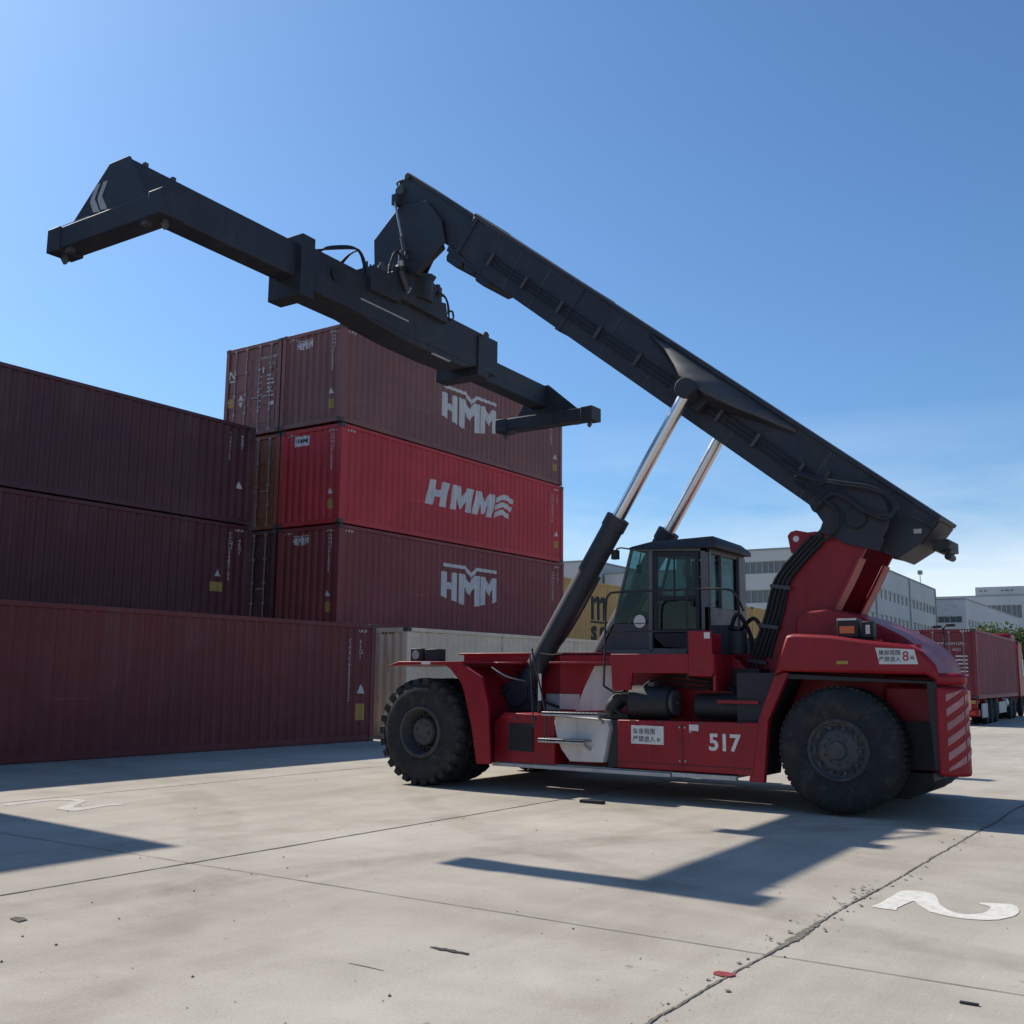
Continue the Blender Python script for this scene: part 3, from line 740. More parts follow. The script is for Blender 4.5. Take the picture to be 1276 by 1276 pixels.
lp.prism([(7.60, 2.40), (7.80, 2.03), (7.775, 2.03), (7.575, 2.40)], 'x', XA + .03, XB - .03)
P(lp, 'lower_panel', 'dark2', cabo, bevel=.005)
for s, xa in ((0, XA - .012), (1, XB - .018)):
    dr = MB()
    dr.prism([(6.91, 3.44), (6.84, 3.44), (6.84, 2.26), (6.91, 2.26)], 'x', xa, xa + .03); dr.prism([(6.25, 3.41), (6.19, 3.41), (6.19, 2.26), (6.25, 2.26)], 'x', xa, xa + .03)
    dr.prism([(6.84, 3.44), (6.84, 3.37), (6.25, 3.34), (6.25, 3.41)], 'x', xa, xa + .03)
    dr.box(xa, xa + .03, 6.25, 6.84, 2.72, 2.78); dr.box(xa, xa + .03, 6.25, 6.84, 2.26, 2.31)
    dr.box(xa - .004, xa + .02, 6.565, 6.585, 2.78, 3.36)
    do = P(dr, 'door', 'black', cabo, bevel=.006)
    P(MB().box(xa + .008, xa + .014, 6.25, 6.84, 2.31, 2.72), 'lower_glass', 'glass', do)
    P(MB().box(xa + .008, xa + .014, 6.25, 6.84, 2.78, 3.36), 'upper_glass', 'glass', do)
    P(MB().box(xa - .03, xa, 6.27, 6.31, 2.62, 2.70), 'handle', 'black', do)
    sk = MB().prism([(6.90, 2.25), (6.90, 2.20), (6.75, 2.06), (6.19, 2.03), (6.19, 2.25)], 'x', xa, xa + .02); P(sk, 'door_sill', 'black', cabo)
    gq = MB().prism([(6.99, 3.47), (7.26, 3.50), (7.57, 2.41), (7.0, 2.41)], 'x', xa + .016, xa + .022)
    P(gq, 'quarter_glass', 'glass', cabo)
ws = MB(); n = 8
for i in range(n):                                     # gently bowed windscreen
    for (pa, pb) in (((7.27, 3.50), (7.585, 2.40)),):
        x0 = XA + .06 + (XB - XA - .12) * i / n; x1 = XA + .06 + (XB - XA - .12) * (i + 1) / n
        b0 = .06 * math.sin(math.pi * i / n); b1 = .06 * math.sin(math.pi * (i + 1) / n)
        ws.add([(x0, pa[0] + b0, pa[1]), (x1, pa[0] + b1, pa[1]), (x1, pb[0] + b1, pb[1]), (x0, pb[0] + b0, pb[1])], [(0, 1, 2, 3)])
P(ws, 'windscreen', 'glass', cabo, fix=False)
P(MB().box(XA + .08, XB - .08, 6.075, 6.082, 2.62, 3.38), 'rear_window', 'glass', cabo)
rp = MB().box(XA + .42, XA + .47, 6.03, 6.09, 2.62, 3.38).box(XA + .02, XA + .08, 6.035, 6.1, 2.6, 3.4)
rp.box(XB - .25, XB - .0, 6.03, 6.10, 2.0, 3.42)
P(rp, 'rear_window_frame', 'cabgrey', cabo)
rf = MB()
z0 = 3.50
vs = [(XA - .06, 7.33, 3.50), (XB + .06, 7.33, 3.50), (XB - .02, 5.92, 3.44), (XA - .08, 5.90, 3.44),
      (XA + .0, 7.26, 3.54), (XB - .0, 7.26, 3.54), (XB - .05, 6.98, 3.60), (XA + .05, 6.98, 3.60), (XB - .10, 6.05, 3.62), (XA + .03, 5.98, 3.62), (XB - .02, 5.92, 3.50), (XA - .08, 5.90, 3.50)]
rf.add(vs, [(0, 1, 2, 3), (0, 4, 5, 1), (4, 7, 6, 5), (7, 9, 8, 6), (9, 11, 10, 8), (11, 3, 2, 10), (0, 3, 11, 9, 7, 4), (1, 5, 6, 8, 10, 2)])
P(rf, 'roof', 'dark', cabo, bevel=.012, smooth=False)
it = MB().box(14.35, 14.85, 6.42, 6.56, 2.45, 3.10).box(14.35, 14.85, 6.5, 7.0, 2.35, 2.5).box(14.45, 14.75, 6.6, 6.8, 2.04, 2.36).box(14.45, 14.75, 6.40, 6.50, 3.12, 3.32)
it.box(14.25, 14.33, 6.55, 6.9, 2.62, 2.70)
P(it, 'seat', 'black', cabo, bevel=.04)
P(MB().prism([(6.15, 2.03), (7.72, 2.03), (7.44, 2.80), (6.15, 2.80)], 'x', XB - .05, XB - .035), 'dark_inner_panel', 'black', cabo)  # opaque black sheet added to darken the view through the lower glass
it = MB().prism([(7.2, 2.05), (7.2, 2.55), (7.4, 2.62), (7.5, 2.1)], 'x', 14.2, 15.0)
it.tube([(14.6, 7.15, 2.3), (14.6, 7.0, 2.75)], .03, sub=1)
P(it, 'dashboard', 'black', cabo, bevel=.03)
st = MB(); c = V((14.6, 6.98, 2.78)); ax = V((0, -.6, 1)).normalized(); u = V((1, 0, 0)); w = ax.cross(u)
st.tube([c + (u * math.cos(t) + w * math.sin(t)) * .2 for t in [i * math.pi / 10 for i in range(21)]], .016, sub=1); st.bar(c - u * .2, c + u * .2, .03, .02)
P(st, 'steering_wheel', 'black', cabo)
P(MB().box(14.35, 14.55, 7.05, 7.09, 2.82, 2.98).box(14.0, 14.15, 6.3, 6.9, 2.45, 2.55).box(15.05, 15.15, 6.2, 6.9, 2.35, 2.75), 'console', 'black', cabo, bevel=.02)
mi = MB().tube([(XA - .03, 7.28, 3.50), (XA - .08, 7.40, 3.52), (XA - .1, 7.47, 3.50)], .012); mi.box(XA - .15, XA - .06, 7.43, 7.53, 3.35, 3.49)
P(mi, 'mirror', 'black', cabo, bevel=.015)
mi = MB().box(XA + .02, XA + .08, 7.14, 7.20, 3.14, 3.27).tube([(XA + .05, 7.17, 3.27), (XA + .05, 7.13, 3.45)], .01, sub=1)
P(mi, 'interior_mirror', 'black', cabo, bevel=.01)
P(MB().cyl((XA - .022, 7.13, 2.43), (XA - .012, 7.13, 2.43), .095, n=28), 'round_sticker', 'white', cabo)
P(MB().box(XA - .03, XA - .021, 7.05, 7.21, 2.395, 2.405), 'sticker_line', 'ink', cabo)
ac = MB().box(13.9, 14.6, 5.75, 6.03, 1.95, 2.35).box(14.2, 15.1, 5.72, 6.0, 1.95, 2.2); ac.tube([(14.0, 5.75, 2.3), (13.9, 5.6, 2.5), (14.1, 5.5, 2.2), (14.0, 5.45, 1.9)], .03)
ac.tube([(14.3, 5.8, 2.2), (14.2, 5.5, 2.45), (14.2, 5.35, 2.2), (14.1, 5.3, 1.8)], .03); ac.cyl((13.75, 5.55, 1.95), (13.75, 5.55, 2.25), .12, n=16)
ac.box(13.6, 14.2, 5.2, 5.9, 1.45, 1.75)
P(ac, 'hydraulic_valve_block', 'black', bevel=.01)

# --- mast (two side plates) and its hose tray
plate = [(3.70, 3.60), (3.86, 3.32), (4.10, 2.9), (4.36, 2.4), (4.36, 1.0), (5.72, 1.0), (5.64, 1.42), (5.35, 2.17), (5.19, 2.53), (5.06, 2.97), (4.83, 3.24), (4.47, 3.58), (4.2, 3.72), (3.9, 3.70)]
mast_n = MB().prism(plate, 'x', 14.03, 14.09)
mast_n.prism(plate, 'x', mx(14.09), mx(14.03))
# flanges along the rear edge and web between
for f in ((lambda x: x), mx):
    mast_n.prism([(3.92, 3.20), (3.96, 3.20), (4.11, 2.92), (4.38, 2.42), (4.38, 1.6), (4.34, 1.6), (4.34, 2.41), (4.08, 2.88)], 'x', f(13.95), f(14.25))
mast_n.prism([(4.75, 3.3), (4.79, 3.3), (5.3, 2.1), (5.3, 1.4), (5.25, 1.4), (5.25, 2.1)], 'x', 14.09, mx(14.09))
mast_n.prism([(4.55, 3.05), (4.6, 3.05), (4.75, 2.0), (4.75, 1.3), (4.7, 1.3), (4.7, 2.0)], 'x', 14.5, 14.9)
mast = P(mast_n, 'mast', 'red', bevel=.008)
ey = MB()
ring = [(4.86, 3.32), (4.90, 3.55), (4.86, 3.60), (4.78, 3.62), (4.70, 3.60), (4.62, 3.58), (4.50, 3.585), (4.45, 3.55), (4.75, 3.25)]
bm = MB().prism(ring, 'x', 13.995, 14.028)
P(bm, 'lifting_eye', 'red', mast, bevel=.005)
P(MB().cyl((13.985, 4.78, 3.50), (13.995, 4.78, 3.50), .042, n=20), 'eye_hole', 'white', mast)
tray = MB().prism([(4.42, 3.63), (4.83, 3.27), (5.08, 2.98), (5.22, 2.53), (5.38, 2.17), (5.67, 1.42), (5.74, 1.06), (5.40, 1.06), (5.34, 1.42), (5.12, 2.12), (4.98, 2.52), (4.88, 2.92), (4.66, 3.18), (4.42, 3.40)], 'x', 13.985, 14.028)
tro = P(tray, 'hose_tray', 'black', mast)
ho = MB(); base = [(4.45, 3.52), (4.74, 3.24), (4.98, 2.95), (5.12, 2.5), (5.26, 2.12), (5.52, 1.42), (5.58, 1.05)]
for k in range(4): ho.tube([(13.955, y - .07 + k * .055, zz - .05 + k * .02) for y, zz in base], .017)
P(ho, 'hoses', 'black', mast)
cl = MB()
for (y, zz) in ((5.02, 2.85), (5.20, 2.32), (5.38, 1.85)):
    cl.bar((13.925, y - .16, zz - .02), (13.925, y + .12, zz + .02), .012, .05, (0, 0, 1)); 
    for q in (-.12, -.02, .08): cl.cyl((13.91, y + q, zz), (13.93, y + q, zz), .015, n=6)
P(cl, 'hose_clamp', 'dark2', mast)

for f in ((lambda x: x), mx):
    ea = [(4.60, 4.02), (4.40, 3.70), (4.46, 3.56), (4.28, 3.50), (4.09, 3.38), (3.70, 3.27), (3.62, 3.40)] + [(3.95 + .42 * math.cos(t), 3.72 + .42 * math.sin(t)) for t in [math.pi * (1.22 - .095 * i) for i in range(9)]]
    P(MB().prism(ea, 'x', f(13.96), f(14.02)), 'pivot_ear', 'dark', None, bevel=.01)
# --- hood, rear fenders, counterweight
hood = MB()
hp = [(4.75, 1.5), (4.78, 2.38), (4.68, 2.50), (4.30, 2.535), (3.95, 2.44), (3.62, 2.28), (3.40, 2.16), (3.22, 2.02), (3.10, 1.86), (3.04, 1.6), (3.04, 1.5)]
hood.prism(hp, 'x', 13.84, 15.56)
hoodo = P(hood, 'hood', 'red', bevel=.03)
for s in (0, 1):
    f = (lambda x: x) if s == 0 else mx
    yb = 0 if s == 0 else .35
    rfm = MB()
    side = [(4.60, 2.16), (4.50, 2.175), (4.05, 2.15), (3.65, 2.09), (3.13, 2.03), (2.98, 1.95), (2.84, 1.80), (2.77, 1.62), (2.80, 1.60), (2.90, 1.66), (4.66, 1.70), (4.68, 1.66), (5.06, .38), (4.98, .34), (5.14, .34), (5.00, 1.10), (4.82, 1.62), (4.70, 1.98)]
    side = [(4.60, 2.16), (4.50, 2.175), (4.05, 2.15), (3.65, 2.09), (3.13, 2.03), (2.98, 1.95), (2.84, 1.80), (2.77, 1.58), (2.95, 1.68), (4.64, 1.71), (4.72, 1.98)]
    side = side[:-1] + [(4.78, 1.66)]
    if s: side = [(max(y, 3.5 + .1 * (y - 2.7)), zz) for y, zz in side]
    rfm.prism(side, 'x', f(12.95), f(13.78))
    fen = P(rfm, 'rear_fender', 'red', bevel=.04)
    P(MB().prism([(4.64, 1.70), (4.77, 1.64), (4.98, 1.13), (5.13, .34), (4.93, .34), (4.86, 1.1), (4.58, 1.69)], 'x', f(12.96), f(13.05)), 'fender_leg', 'red', fen, bevel=.008)
    P(MB().prism([(4.60, 1.69), (4.86, 1.1), (4.95, .42), (5.1, .40), (5.3, .6), (5.3, 1.69)], 'x', f(13.06), f(13.62)), 'dark_inner_panel', 'black', fen)
    if s == 0: P(MB().prism([(2.84, 1.60), (4.62, 1.68), (4.62, 1.62), (2.95, 1.58), (2.90, .6), (2.84, .6)], 'x', f(12.99), f(13.70)), 'arch_lining_shade', 'black', fen)
    P(MB().box(f(13.70), f(13.74), 3.42, 4.9, .7, 1.9), 'arch_wall', 'red', fen)
    if s == 0:
        P(MB().box(12.938, 12.949, 3.83, 3.97, 1.80, 1.84), 'reflector', 'yellow', fen)
# counterweight: rounded rear corners
def cwpoly(n=6):
    p = [(12.96, 2.86)]
    for i in range(n + 1):
        a = math.pi + (math.pi / 2) * i / n; p.append((13.16 + .20 * math.cos(a), 2.74 + .20 * math.sin(a)))
    p += [(13.6, 2.64), (14.4, 2.79), (15.2, 2.95), (15.8, 3.09), (16.15, 3.25), (16.3, 3.5), (16.3, 3.6), (13.6, 3.6), (13.6, 2.86)]
    return p
cw = MB().prism(cwpoly(), 'z', .54, 1.545)
cwo = P(cw, 'counterweight', 'red', bevel=.035)
cap = [(x, y) for x, y in cwpoly()]
P(MB().prism(cap, 'z', 1.56, 1.70), 'rear_cap', 'red', cwo, bevel=.05)
P(MB().prism([(3.08, .52), (3.05, .42), (3.35, .20), (4.4, .16), (4.6, .52)], 'x', 13.6, mx(13.9)), 'counterweight_base', 'black', cwo, bevel=.01)
P(MB().prism([(2.98, .53), (3.0, .50), (3.2, .28), (3.6, .22), (3.6, .53)], 'x', 14.0, mx(14.2)), 'rear_skirt', 'black', cwo)
P(MB().box(13.54, 13.597, 2.87, 3.7, .56, 1.12), 'arch_lining_shade', 'black', cwo)  # black cover that paints the shade low in the wheel arch
# diagonal stripes on the side of the counterweight
sp = Flat()
for i in range(6):
    v = -.05 + i * .165; a = [(.0, v), (.0, v + .085), (.20, v + .235), (.20, v + .15)]
    a = [(u, min(.92, max(.0, q))) for u, q in a]
    sp.poly(a)
    b = [(.215, v + .16), (.215, v + .245), (.40, v + .385), (.40, v + .30)]; b = [(u, min(.92, max(.0, q))) for u, q in b]; sp.poly(b)
def cwmap(u, v):
    # wrap round the corner: first .12 m straight on the side then the arc
    Rr = .20; Lst = .0
    a = math.pi + u / Rr if u < Rr * math.pi / 2 else None
    if a is not None: return (13.16 + (Rr + .006) * math.cos(a) - CX, 2.74 + (Rr + .006) * math.sin(a) - 7.0, .60 + v)
    return (13.16 + (u - Rr * math.pi / 2) - CX, 2.532 + .2 * (u - Rr * math.pi / 2) - 7.0, .60 + v)
M['stripe'] = paint('worn_pink_stripe', (.40, .20, .20), .6, var=.2, dirt=.4, dirtcol=(.25, .05, .05), scale=5, wear=True)
sp.build('hazard_stripe', M['stripe'], cwo, cwmap, [i * .03 for i in range(16)])
sp2 = Flat()
for i in range(4):
    v = .05 + i * .2; sp2.poly([(0, v), (0, v + .08), (.3, v + .3), (.3, v + .22)])
sp2.build('rear_stripe', M['stripe'], cwo, lambda u, v: (13.95 + u - CX, 2.692 + u * .19 - 7.0, .6 + min(v, .9)))
P(MB().box(13.25, 13.40, 2.56, 2.62, 1.28, 1.5), 'rear_lamp', 'redlens', cwo)
P(MB().box(13.43, 13.58, 2.61, 2.66, 1.28, 1.5), 'rear_lamp', 'lens', cwo)
P(MB().box(13.0, 13.5, 2.85, 3.3, 1.70, 1.76), 'cap_step', 'red', cwo)
# the sign on the fender and the side lamp
P(MB().prism([(3.50, 1.995), (3.06, 1.97), (3.02, 1.80), (3.46, 1.80)], 'x', 12.931, 12.948), 'warning_sign', 'white', hoodo)
for bd, u_, v_, s_ in (('尾部周围', .02, .105, .064), ('严禁进入', .02, .03, .064), ('米', .375, .05, .055)): flat_side(Flat().text(bd, u_, v_, s_, .002), 'sign_lettering', 'ink', 12.926, 3.485, 1.805, hoodo)
fl = Flat().text('8', .29, .035, .16, .002); flat_side(fl, 'sign_digit', 'redink', 12.926, 3.485, 1.805, hoodo)
lb = MB().box(13.22, 13.42, 3.78, 4.04, 2.13, 2.37).box(13.25, 13.40, 3.60, 3.74, 2.12, 2.33).box(13.3, 13.36, 3.6, 4.0, 2.08, 2.14)
lo = P(lb, 'side_lamp', 'black', hoodo, bevel=.015)
P(MB().box(13.211, 13.219, 3.82, 4.00, 2.18, 2.27), 'lens', 'orange', lo)
P(MB().box(13.211, 13.219, 3.79, 4.03, 2.34, 2.365).box(13.24, 13.249, 3.64, 3.69, 2.17, 2.28), 'trim', 'white', lo)
P(MB().cyl((13.25, 3.55, 2.02), (13.25, 3.55, 2.10), .05, n=12).cyl((13.3, 3.1, 1.98), (13.3, 3.1, 2.04), .05, n=12), 'bolt_cap', 'red', hoodo)
gh = MB()
for i in range(6): gh.box(13.825, 13.838, 3.5 + i * .1, 3.54 + i * .1, 1.9, 2.10)
P(gh, 'hood_vent', 'black', hoodo)

# --- boom
SL = math.atan2(6.10, 7.64); dcos, dsin = math.cos(SL), math.sin(SL)
Rear = V((0, 2.79, 3.56))
def bp(a, t):      # a along the boom from the rear top corner, t below the top surface -> (Y,Z)
    return (2.79 + a * dcos - t * dsin * -1 * -1 if False else 2.79 + a * dcos + t * dsin * 0 - 0, 0)
def q(a, t): return (2.79 + a * dcos + t * dsin, 3.56 + a * dsin - t * dcos)
X0, X1 = 14.24, 15.16
LO = 9.80; LB = 8.78
ob = MB()
outer = [q(.22, 0), q(LO, 0), q(LO, .70), q(LB, .83), q(1.74, .83), q(1.66, .87), q(1.36, .86), q(.72, .83), q(.34, .75), q(.22, .43)]
ob.prism(outer, 'x', X0, X1)
ob.prism([q(.21, -.012), q(LO, -.012), q(LO, .05), q(.21, .05)], 'x', X0 - .03, X1 + .03)       # top flange
boom = P(ob, 'outer_boom', 'dark', bevel=.012)
bt = MB()                                                            # welded belts
for a, tt in ((LO - .14, .74), (6.9, .85)):
    bt.prism([q(a, -.02), q(a + .10, -.02), q(a + .10, tt), q(a, tt)], 'x', X0 - .02, X1 + .02)
P(bt, 'boom_collar', 'dark', boom, bevel=.006)
ib = MB(); XI0, XI1 = 14.31, 15.09
LI = 11.88
inner = [q(LO - .4, .06), q(LI - .15, .06), q(LI - .02, .10), q(LI, .22), q(LI - .28, .74), q(LI - 1.1, .74), q(8.6, .72), q(8.6, .4)]
ib.prism(inner, 'x', XI0, XI1)
ib.prism([q(LO - .4, .03), q(LI - .1, .03), q(LI - .1, .10), q(LO - .4, .10)], 'x', XI0 - .03, XI1 + .03)
ibo = P(ib, 'inner_boom', 'dark', boom, bevel=.012)
lu = MB()                                                            # rounded blocks under the inner boom
for (a0, a1, t) in ((9.50, 9.92, .97), (9.14, 9.46, .92), (8.74, 9.10, .96)):
    lu.prism([q(a0, .76), q(a1, .76), q(a1, t - .07), q(a1 - .06, t), q(a0 + .07, t), q(a0, t - .07)], 'x', XI0 - .04, XI1 - .04)
lu.prism([q(8.6, .80), q(10.0, .70), q(9.98, .82), q(8.6, .86)], 'x', XI0 - .05, XI1 + .02)
P(lu, 'cable_chain_box', 'dark', ibo, bevel=.015)
hd = MB()
hd.cyl((XI0 - .06, *q(LI - .12, .40)), (XI1 + .06, *q(LI - .12, .40)), .10, n=20); hd.cyl((XI0 - .05, *q(LI - .1, .10)), (XI1 + .05, *q(LI - .1, .10)), .06, n=14)
hd.box(XI0 + .02, XI0 + .12, 12.10, 12.30, 10.62, 10.80); hd.tube([(XI0, 12.2, 10.8), (XI0, 12.34, 10.78), (XI0 + .1, 12.30, 10.66)], .02)
P(hd, 'head_pin', 'dark2', ibo, bevel=.004)
# side wings that carry the cylinder pins
def yz(u, v): return u, v
for s in (0, 1):
    f = (lambda x: x) if s == 0 else mx
    T0, T1 = q(5.52, .045), q(2.35, .055)                      # top edge ends
    xs = f(X0 - .005); xo = f(13.80)
    A = (xs, *T0); B = (xs, *T1)
    K = [(xs, *q(5.41, .09)), (f(14.10), *q(4.95, .15)), (f(13.95), *q(4.57, .26)), (f(13.84), *q(4.36, .34)), (f(13.84), *q(3.83, .35)), (f(13.98), *q(3.41, .29)), (f(14.12), *q(2.96, .20)), (xs, *q(2.52, .12))]
    top = [(xs, *q(5.35, .05)), (xs, *q(4.9, .05)), (xs, *q(4.55, .05)), (xs, *q(4.3, .05)), (xs, *q(3.85, .05)), (xs, *q(3.4, .05)), (xs, *q(3.0, .055)), (xs, *q(2.5, .06))]
    wg = MB(); vs = K + top; n = len(K)
    wg.add(vs, [(i, i + 1, n + i + 1, n + i) for i in range(n - 1)])
    wo = P(wg, 'side_wing', 'dark2', boom, smooth=True, angle=60)
    so = wo.modifiers.new('s', 'SOLIDIFY'); so.thickness = .02; so.offset = 0
    ug = MB(); inn = [(xs, *q(a, t)) for a, t in ((5.38, .14), (4.95, .24), (4.6, .36), (4.4, .46), (3.8, .5), (3.4, .38), (3.0, .27), (2.5, .16))]
    ug.add(K + inn, [(i, n + i, n + i + 1, i + 1) for i in range(n - 1)]); P(ug, 'wing_underside', 'dark', boom)
    lg = MB().cyl((f(13.70), *q(4.10, .44)), (f(14.24), *q(4.10, .44)), .15, n=24)
    lg.prism([q(4.38, .3), q(3.8, .3), q(3.88, .64), q(4.32, .66)], 'x', f(14.05), f(14.235))
    P(lg, 'cylinder_lug', 'dark', boom, bevel=.01)
# pipes along the near side, clamps, hose loops
pp = MB()
for k in range(3):
    t = .44 + k * .07
    for (a0, a1) in ((4.6, 9.1), (1.9, 3.9)): pp.tube([(X0 - .035, *q(a0, t)), (X0 - .035, *q(a1, t))], .013, n=6, sub=1)
for dx, r_ in ((0, .03), (.035, .022)):
    pp.tube([(14.1, 5.0, 4.62), (13.9 + dx, 4.8, 4.45 + dx), (13.88 + dx, 4.52, 4.29 + dx), (13.88, 4.2, 4.19 + dx), (13.88, 3.99, 4.14 + dx), (13.88, 3.73, 4.07 + dx), (13.88, 3.53 - dx, 3.97), (13.88, 3.43 - dx, 3.81), (13.88, 3.55, 3.67 + dx), (13.88, 3.72, 3.73 + dx), (13.88, 3.9, 3.84 + dx), (13.88, 4.05, 3.97 + dx), (13.88, 4.25, 4.05), (13.9, 4.5, 3.85)], r_)
pp.tube([(13.88, 3.39, 3.71), (13.88, 3.25, 3.68), (14.1, 3.15, 3.62), (14.2, 3.05, 3.55)], .022)
0 and pp.tube([(14.12, 4.9, 4.40), (13.9, 4.62, 4.2), (13.88, 4.35, 3.95), (13.9, 4.38, 3.65), (13.95, 4.5, 3.5)], .03)
pp.tube([(14.12, 4.8, 4.3), (13.9, 4.5, 4.1), (13.87, 4.2, 3.85), (13.88, 4.2, 3.6), (13.93, 4.35, 3.45)], .026)
0 and pp.tube([(14.15, 5.1, 4.4), (14.0, 4.8, 4.0), (13.93, 4.65, 3.7), (13.93, 4.7, 3.4)], .026)
P(pp, 'hydraulic_pipe', 'black', boom)
cl = MB()
for a in (5.3, 6.2, 7.1, 8.0, 8.9, 2.1, 2.9, 3.6): cl.prism([q(a, .40), q(a + .05, .40), q(a + .05, .62), q(a, .62)], 'x', X0 - .055, X0 - .002)
cl.cyl((X0 - .08, *q(1.75, .30)), (X0 - .03, *q(1.75, .52)), .03, n=10)
P(cl, 'pipe_clamp', 'dark2', boom, bevel=.003)
P(MB().cyl((13.92, 3.95, 3.72), (15.48, 3.95, 3.72), .14, n=28), 'boom_pivot', 'black', boom, bevel=.01)
P(MB().prism([q(.20, .06), q(.223, .06), q(.223, .42), q(.20, .42)], 'x', X0 + .05, X1 - .05), 'boom_end_shade', 'black', boom)  # black plate over the closed rear face, its shade put in as colour
bo_ = MB()
for a_ in [.5 + .45 * i for i in range(20)]:
    for t_ in (.10, .76): bo_.cyl((X0 - .012, *q(a_, t_)), (X0 + .002, *q(a_, t_)), .014, n=6)
split_loose(P(bo_, 'bolt_head', 'dark2', boom))
for a_ in (1.9, 3.3, 5.0, 6.0, 7.7, 8.4):
    P(MB().prism([q(a_, .06), q(a_ + .018, .06), q(a_ + .018, .82), q(a_, .82)], 'x', X0 - .006, X0 + .001), 'weld_seam', 'dark2', boom)
rb = MB().box(14.35, 14.95, 2.90, 3.10, 3.28, 3.42)
for k in range(3): rb.cyl((14.4, 2.93, 3.20 + k * .08), (14.70, 2.93, 3.20 + k * .08), .045, n=14)
rb.cyl((14.42, 2.99, 3.34), (14.85, 2.99, 3.34), .085, n=16)
P(rb, 'rear_hose_bracket', 'black', boom, bevel=.01)
P(MB().box(X0 - .008, X0 - .001, 3.2, 3.3, 3.5, 3.56), 'data_plate', 'silver', boom)

# --- lift cylinders
for s in (0, 1):
    f = (lambda x: x) if s == 0 else mx
    b0 = V((f(13.80), 9.09, 1.36)); t0 = V((f(13.86), *q(4.10, .44))); d = (t0 - b0).normalized(); ln = (t0 - b0).length
    barrel = MB().cyl(b0, b0 + d * ln * .585, .165, n=32)
    barrel.cyl(b0 + d * ln * .555, b0 + d * ln * .592, .182, n=32)
    barrel.cyl((f(13.62), 9.09, 1.36), (f(13.98), 9.09, 1.36), .20, n=28)
    bo = P(barrel, 'lift_cylinder', 'dark', bevel=.008)
    P(MB().cyl(b0 + d * ln * .58, t0, .095, n=28), 'piston_rod', 'chrome', bo)
    P(MB().cyl(b0 + d * (ln - .10), t0 + d * .10, .13, n=24), 'rod_eye', 'dark', bo, bevel=.01)
    hh = MB().tube([b0 + V((0, -.16, .2)) * 1 + d * .1, b0 + d * 1.2 + V((-.02, -.17, -.12)), b0 + d * 2.2 + V((0, -.17, -.12))], .02, n=6)
    hh.tube([b0 + V((-.18 if s == 0 else .18, .1, .1)), b0 + V((-.2 if s == 0 else .2, .25, .0)), b0 + V((-.1 if s == 0 else .1, .35, -.25))], .025)
    P(hh, 'cylinder_pipe', 'black', bo)
br = MB()
for f in ((lambda x: x), mx):
    br.prism([(9.45, 1.1), (9.35, 1.5), (9.1, 1.58), (8.88, 1.5), (8.7, 1.1)], 'x', f(13.74), f(13.66))
P(br, 'cylinder_bracket', 'dark', bevel=.01)

# --- suspension link under the boom head
sl = MB()
link = [(12.20, 10.24), (12.80, 9.72), (12.76, 9.02), (11.78, 8.86), (11.10, 9.30), (11.20, 9.75), (11.55, 10.2)]
link2 = [(12.25, 10.24), (12.80, 9.72), (12.76, 9.02), (12.50, 8.90), (12.30, 9.1), (11.9, 9.75), (11.9, 10.2)]
sl.prism(link, 'x', 14.225, 14.265); sl.prism(link2, 'x', 15.10, 15.14)
sl.prism([(12.76, 9.72), (12.72, 9.08), (12.45, 8.98), (12.2, 9.4), (12.3, 9.9)], 'x', 14.27, 15.09)
sl.prism([(12.76, 9.72), (12.72, 9.08), (11.9, 8.92), (11.3, 9.3), (11.5, 9.9)], 'x', 14.27, 14.5)
susp = P(sl, 'suspension_link', 'dark', bevel=.008)
dm = MB().cyl((14.12, 12.22, 10.30), (14.12, 12.02, 9.55), .022, n=10); dmo = P(dm, 'damper', 'steel', susp)
P(MB().cyl((14.12, 12.02, 9.56), (14.12, 11.90, 9.10), .045, n=12), 'damper_body', 'dark2', dmo)
P(MB().box(14.1, 14.25, 12.15, 12.28, 10.25, 10.45), 'damper_mount', 'dark', dmo)

# --- spreader: local frame, tilt about the long axis centre
TL = -.028
def sz(x, z): return z + (x - 8.4) * TL
def sbox(mb, x0, x1, y0, y1, z0, z1):
    """box whose length along X follows the slight tilt of the spreader"""
    vs = [(x0, y0, sz(x0, z0)), (x1, y0, sz(x1, z0)), (x1, y1, sz(x1, z0)), (x0, y1, sz(x0, z0)), (x0, y0, sz(x0, z1)), (x1, y0, sz(x1, z1)), (x1, y1, sz(x1, z1)), (x0, y1, sz(x0, z1))]
    return mb.add(vs, [(0, 3, 2, 1), (4, 5, 6, 7), (0, 1, 5, 4), (1, 2, 6, 5), (2, 3, 7, 6), (3, 0, 4, 7)])
fr = MB()
sbox(fr, 11.78, 17.35, 12.10, 12.76, 7.98, 8.72)                 # main frame box
sbox(fr, 11.66, 11.96, 12.04, 12.80, 7.80, 8.84)                 # left collar
sbox(fr, 16.62, 16.98, 12.06, 13.14, 7.82, 8.64)
sbox(fr, 16.98, 17.45, 12.52, 13.14, 8.02, 8.62)
fr.prism([(12.3, 8.0), (13.0, 7.86), (13.6, 7.78), (14.4, 7.70), (15.4, 7.66), (16.2, 7.66), (16.55, 7.74), (16.6, 8.1), (12.3, 8.1)], 'y', 12.12, 12.74)
frm = P(fr, 'spreader_frame', 'dark', bevel=.012)
P(MB().prism([(11.9 + .0, 8.5), (12.0, 8.5)], 'y', 0, 1) if False else MB().cyl((12.5, 12.09, 8.32), (12.5, 12.06, 8.32), .11, n=24), 'frame_port', 'black', frm)
P(sbox(MB(), 13.15, 14.45, 12.085, 12.098, 8.22, 8.245), 'white_strip', 'silver', frm)
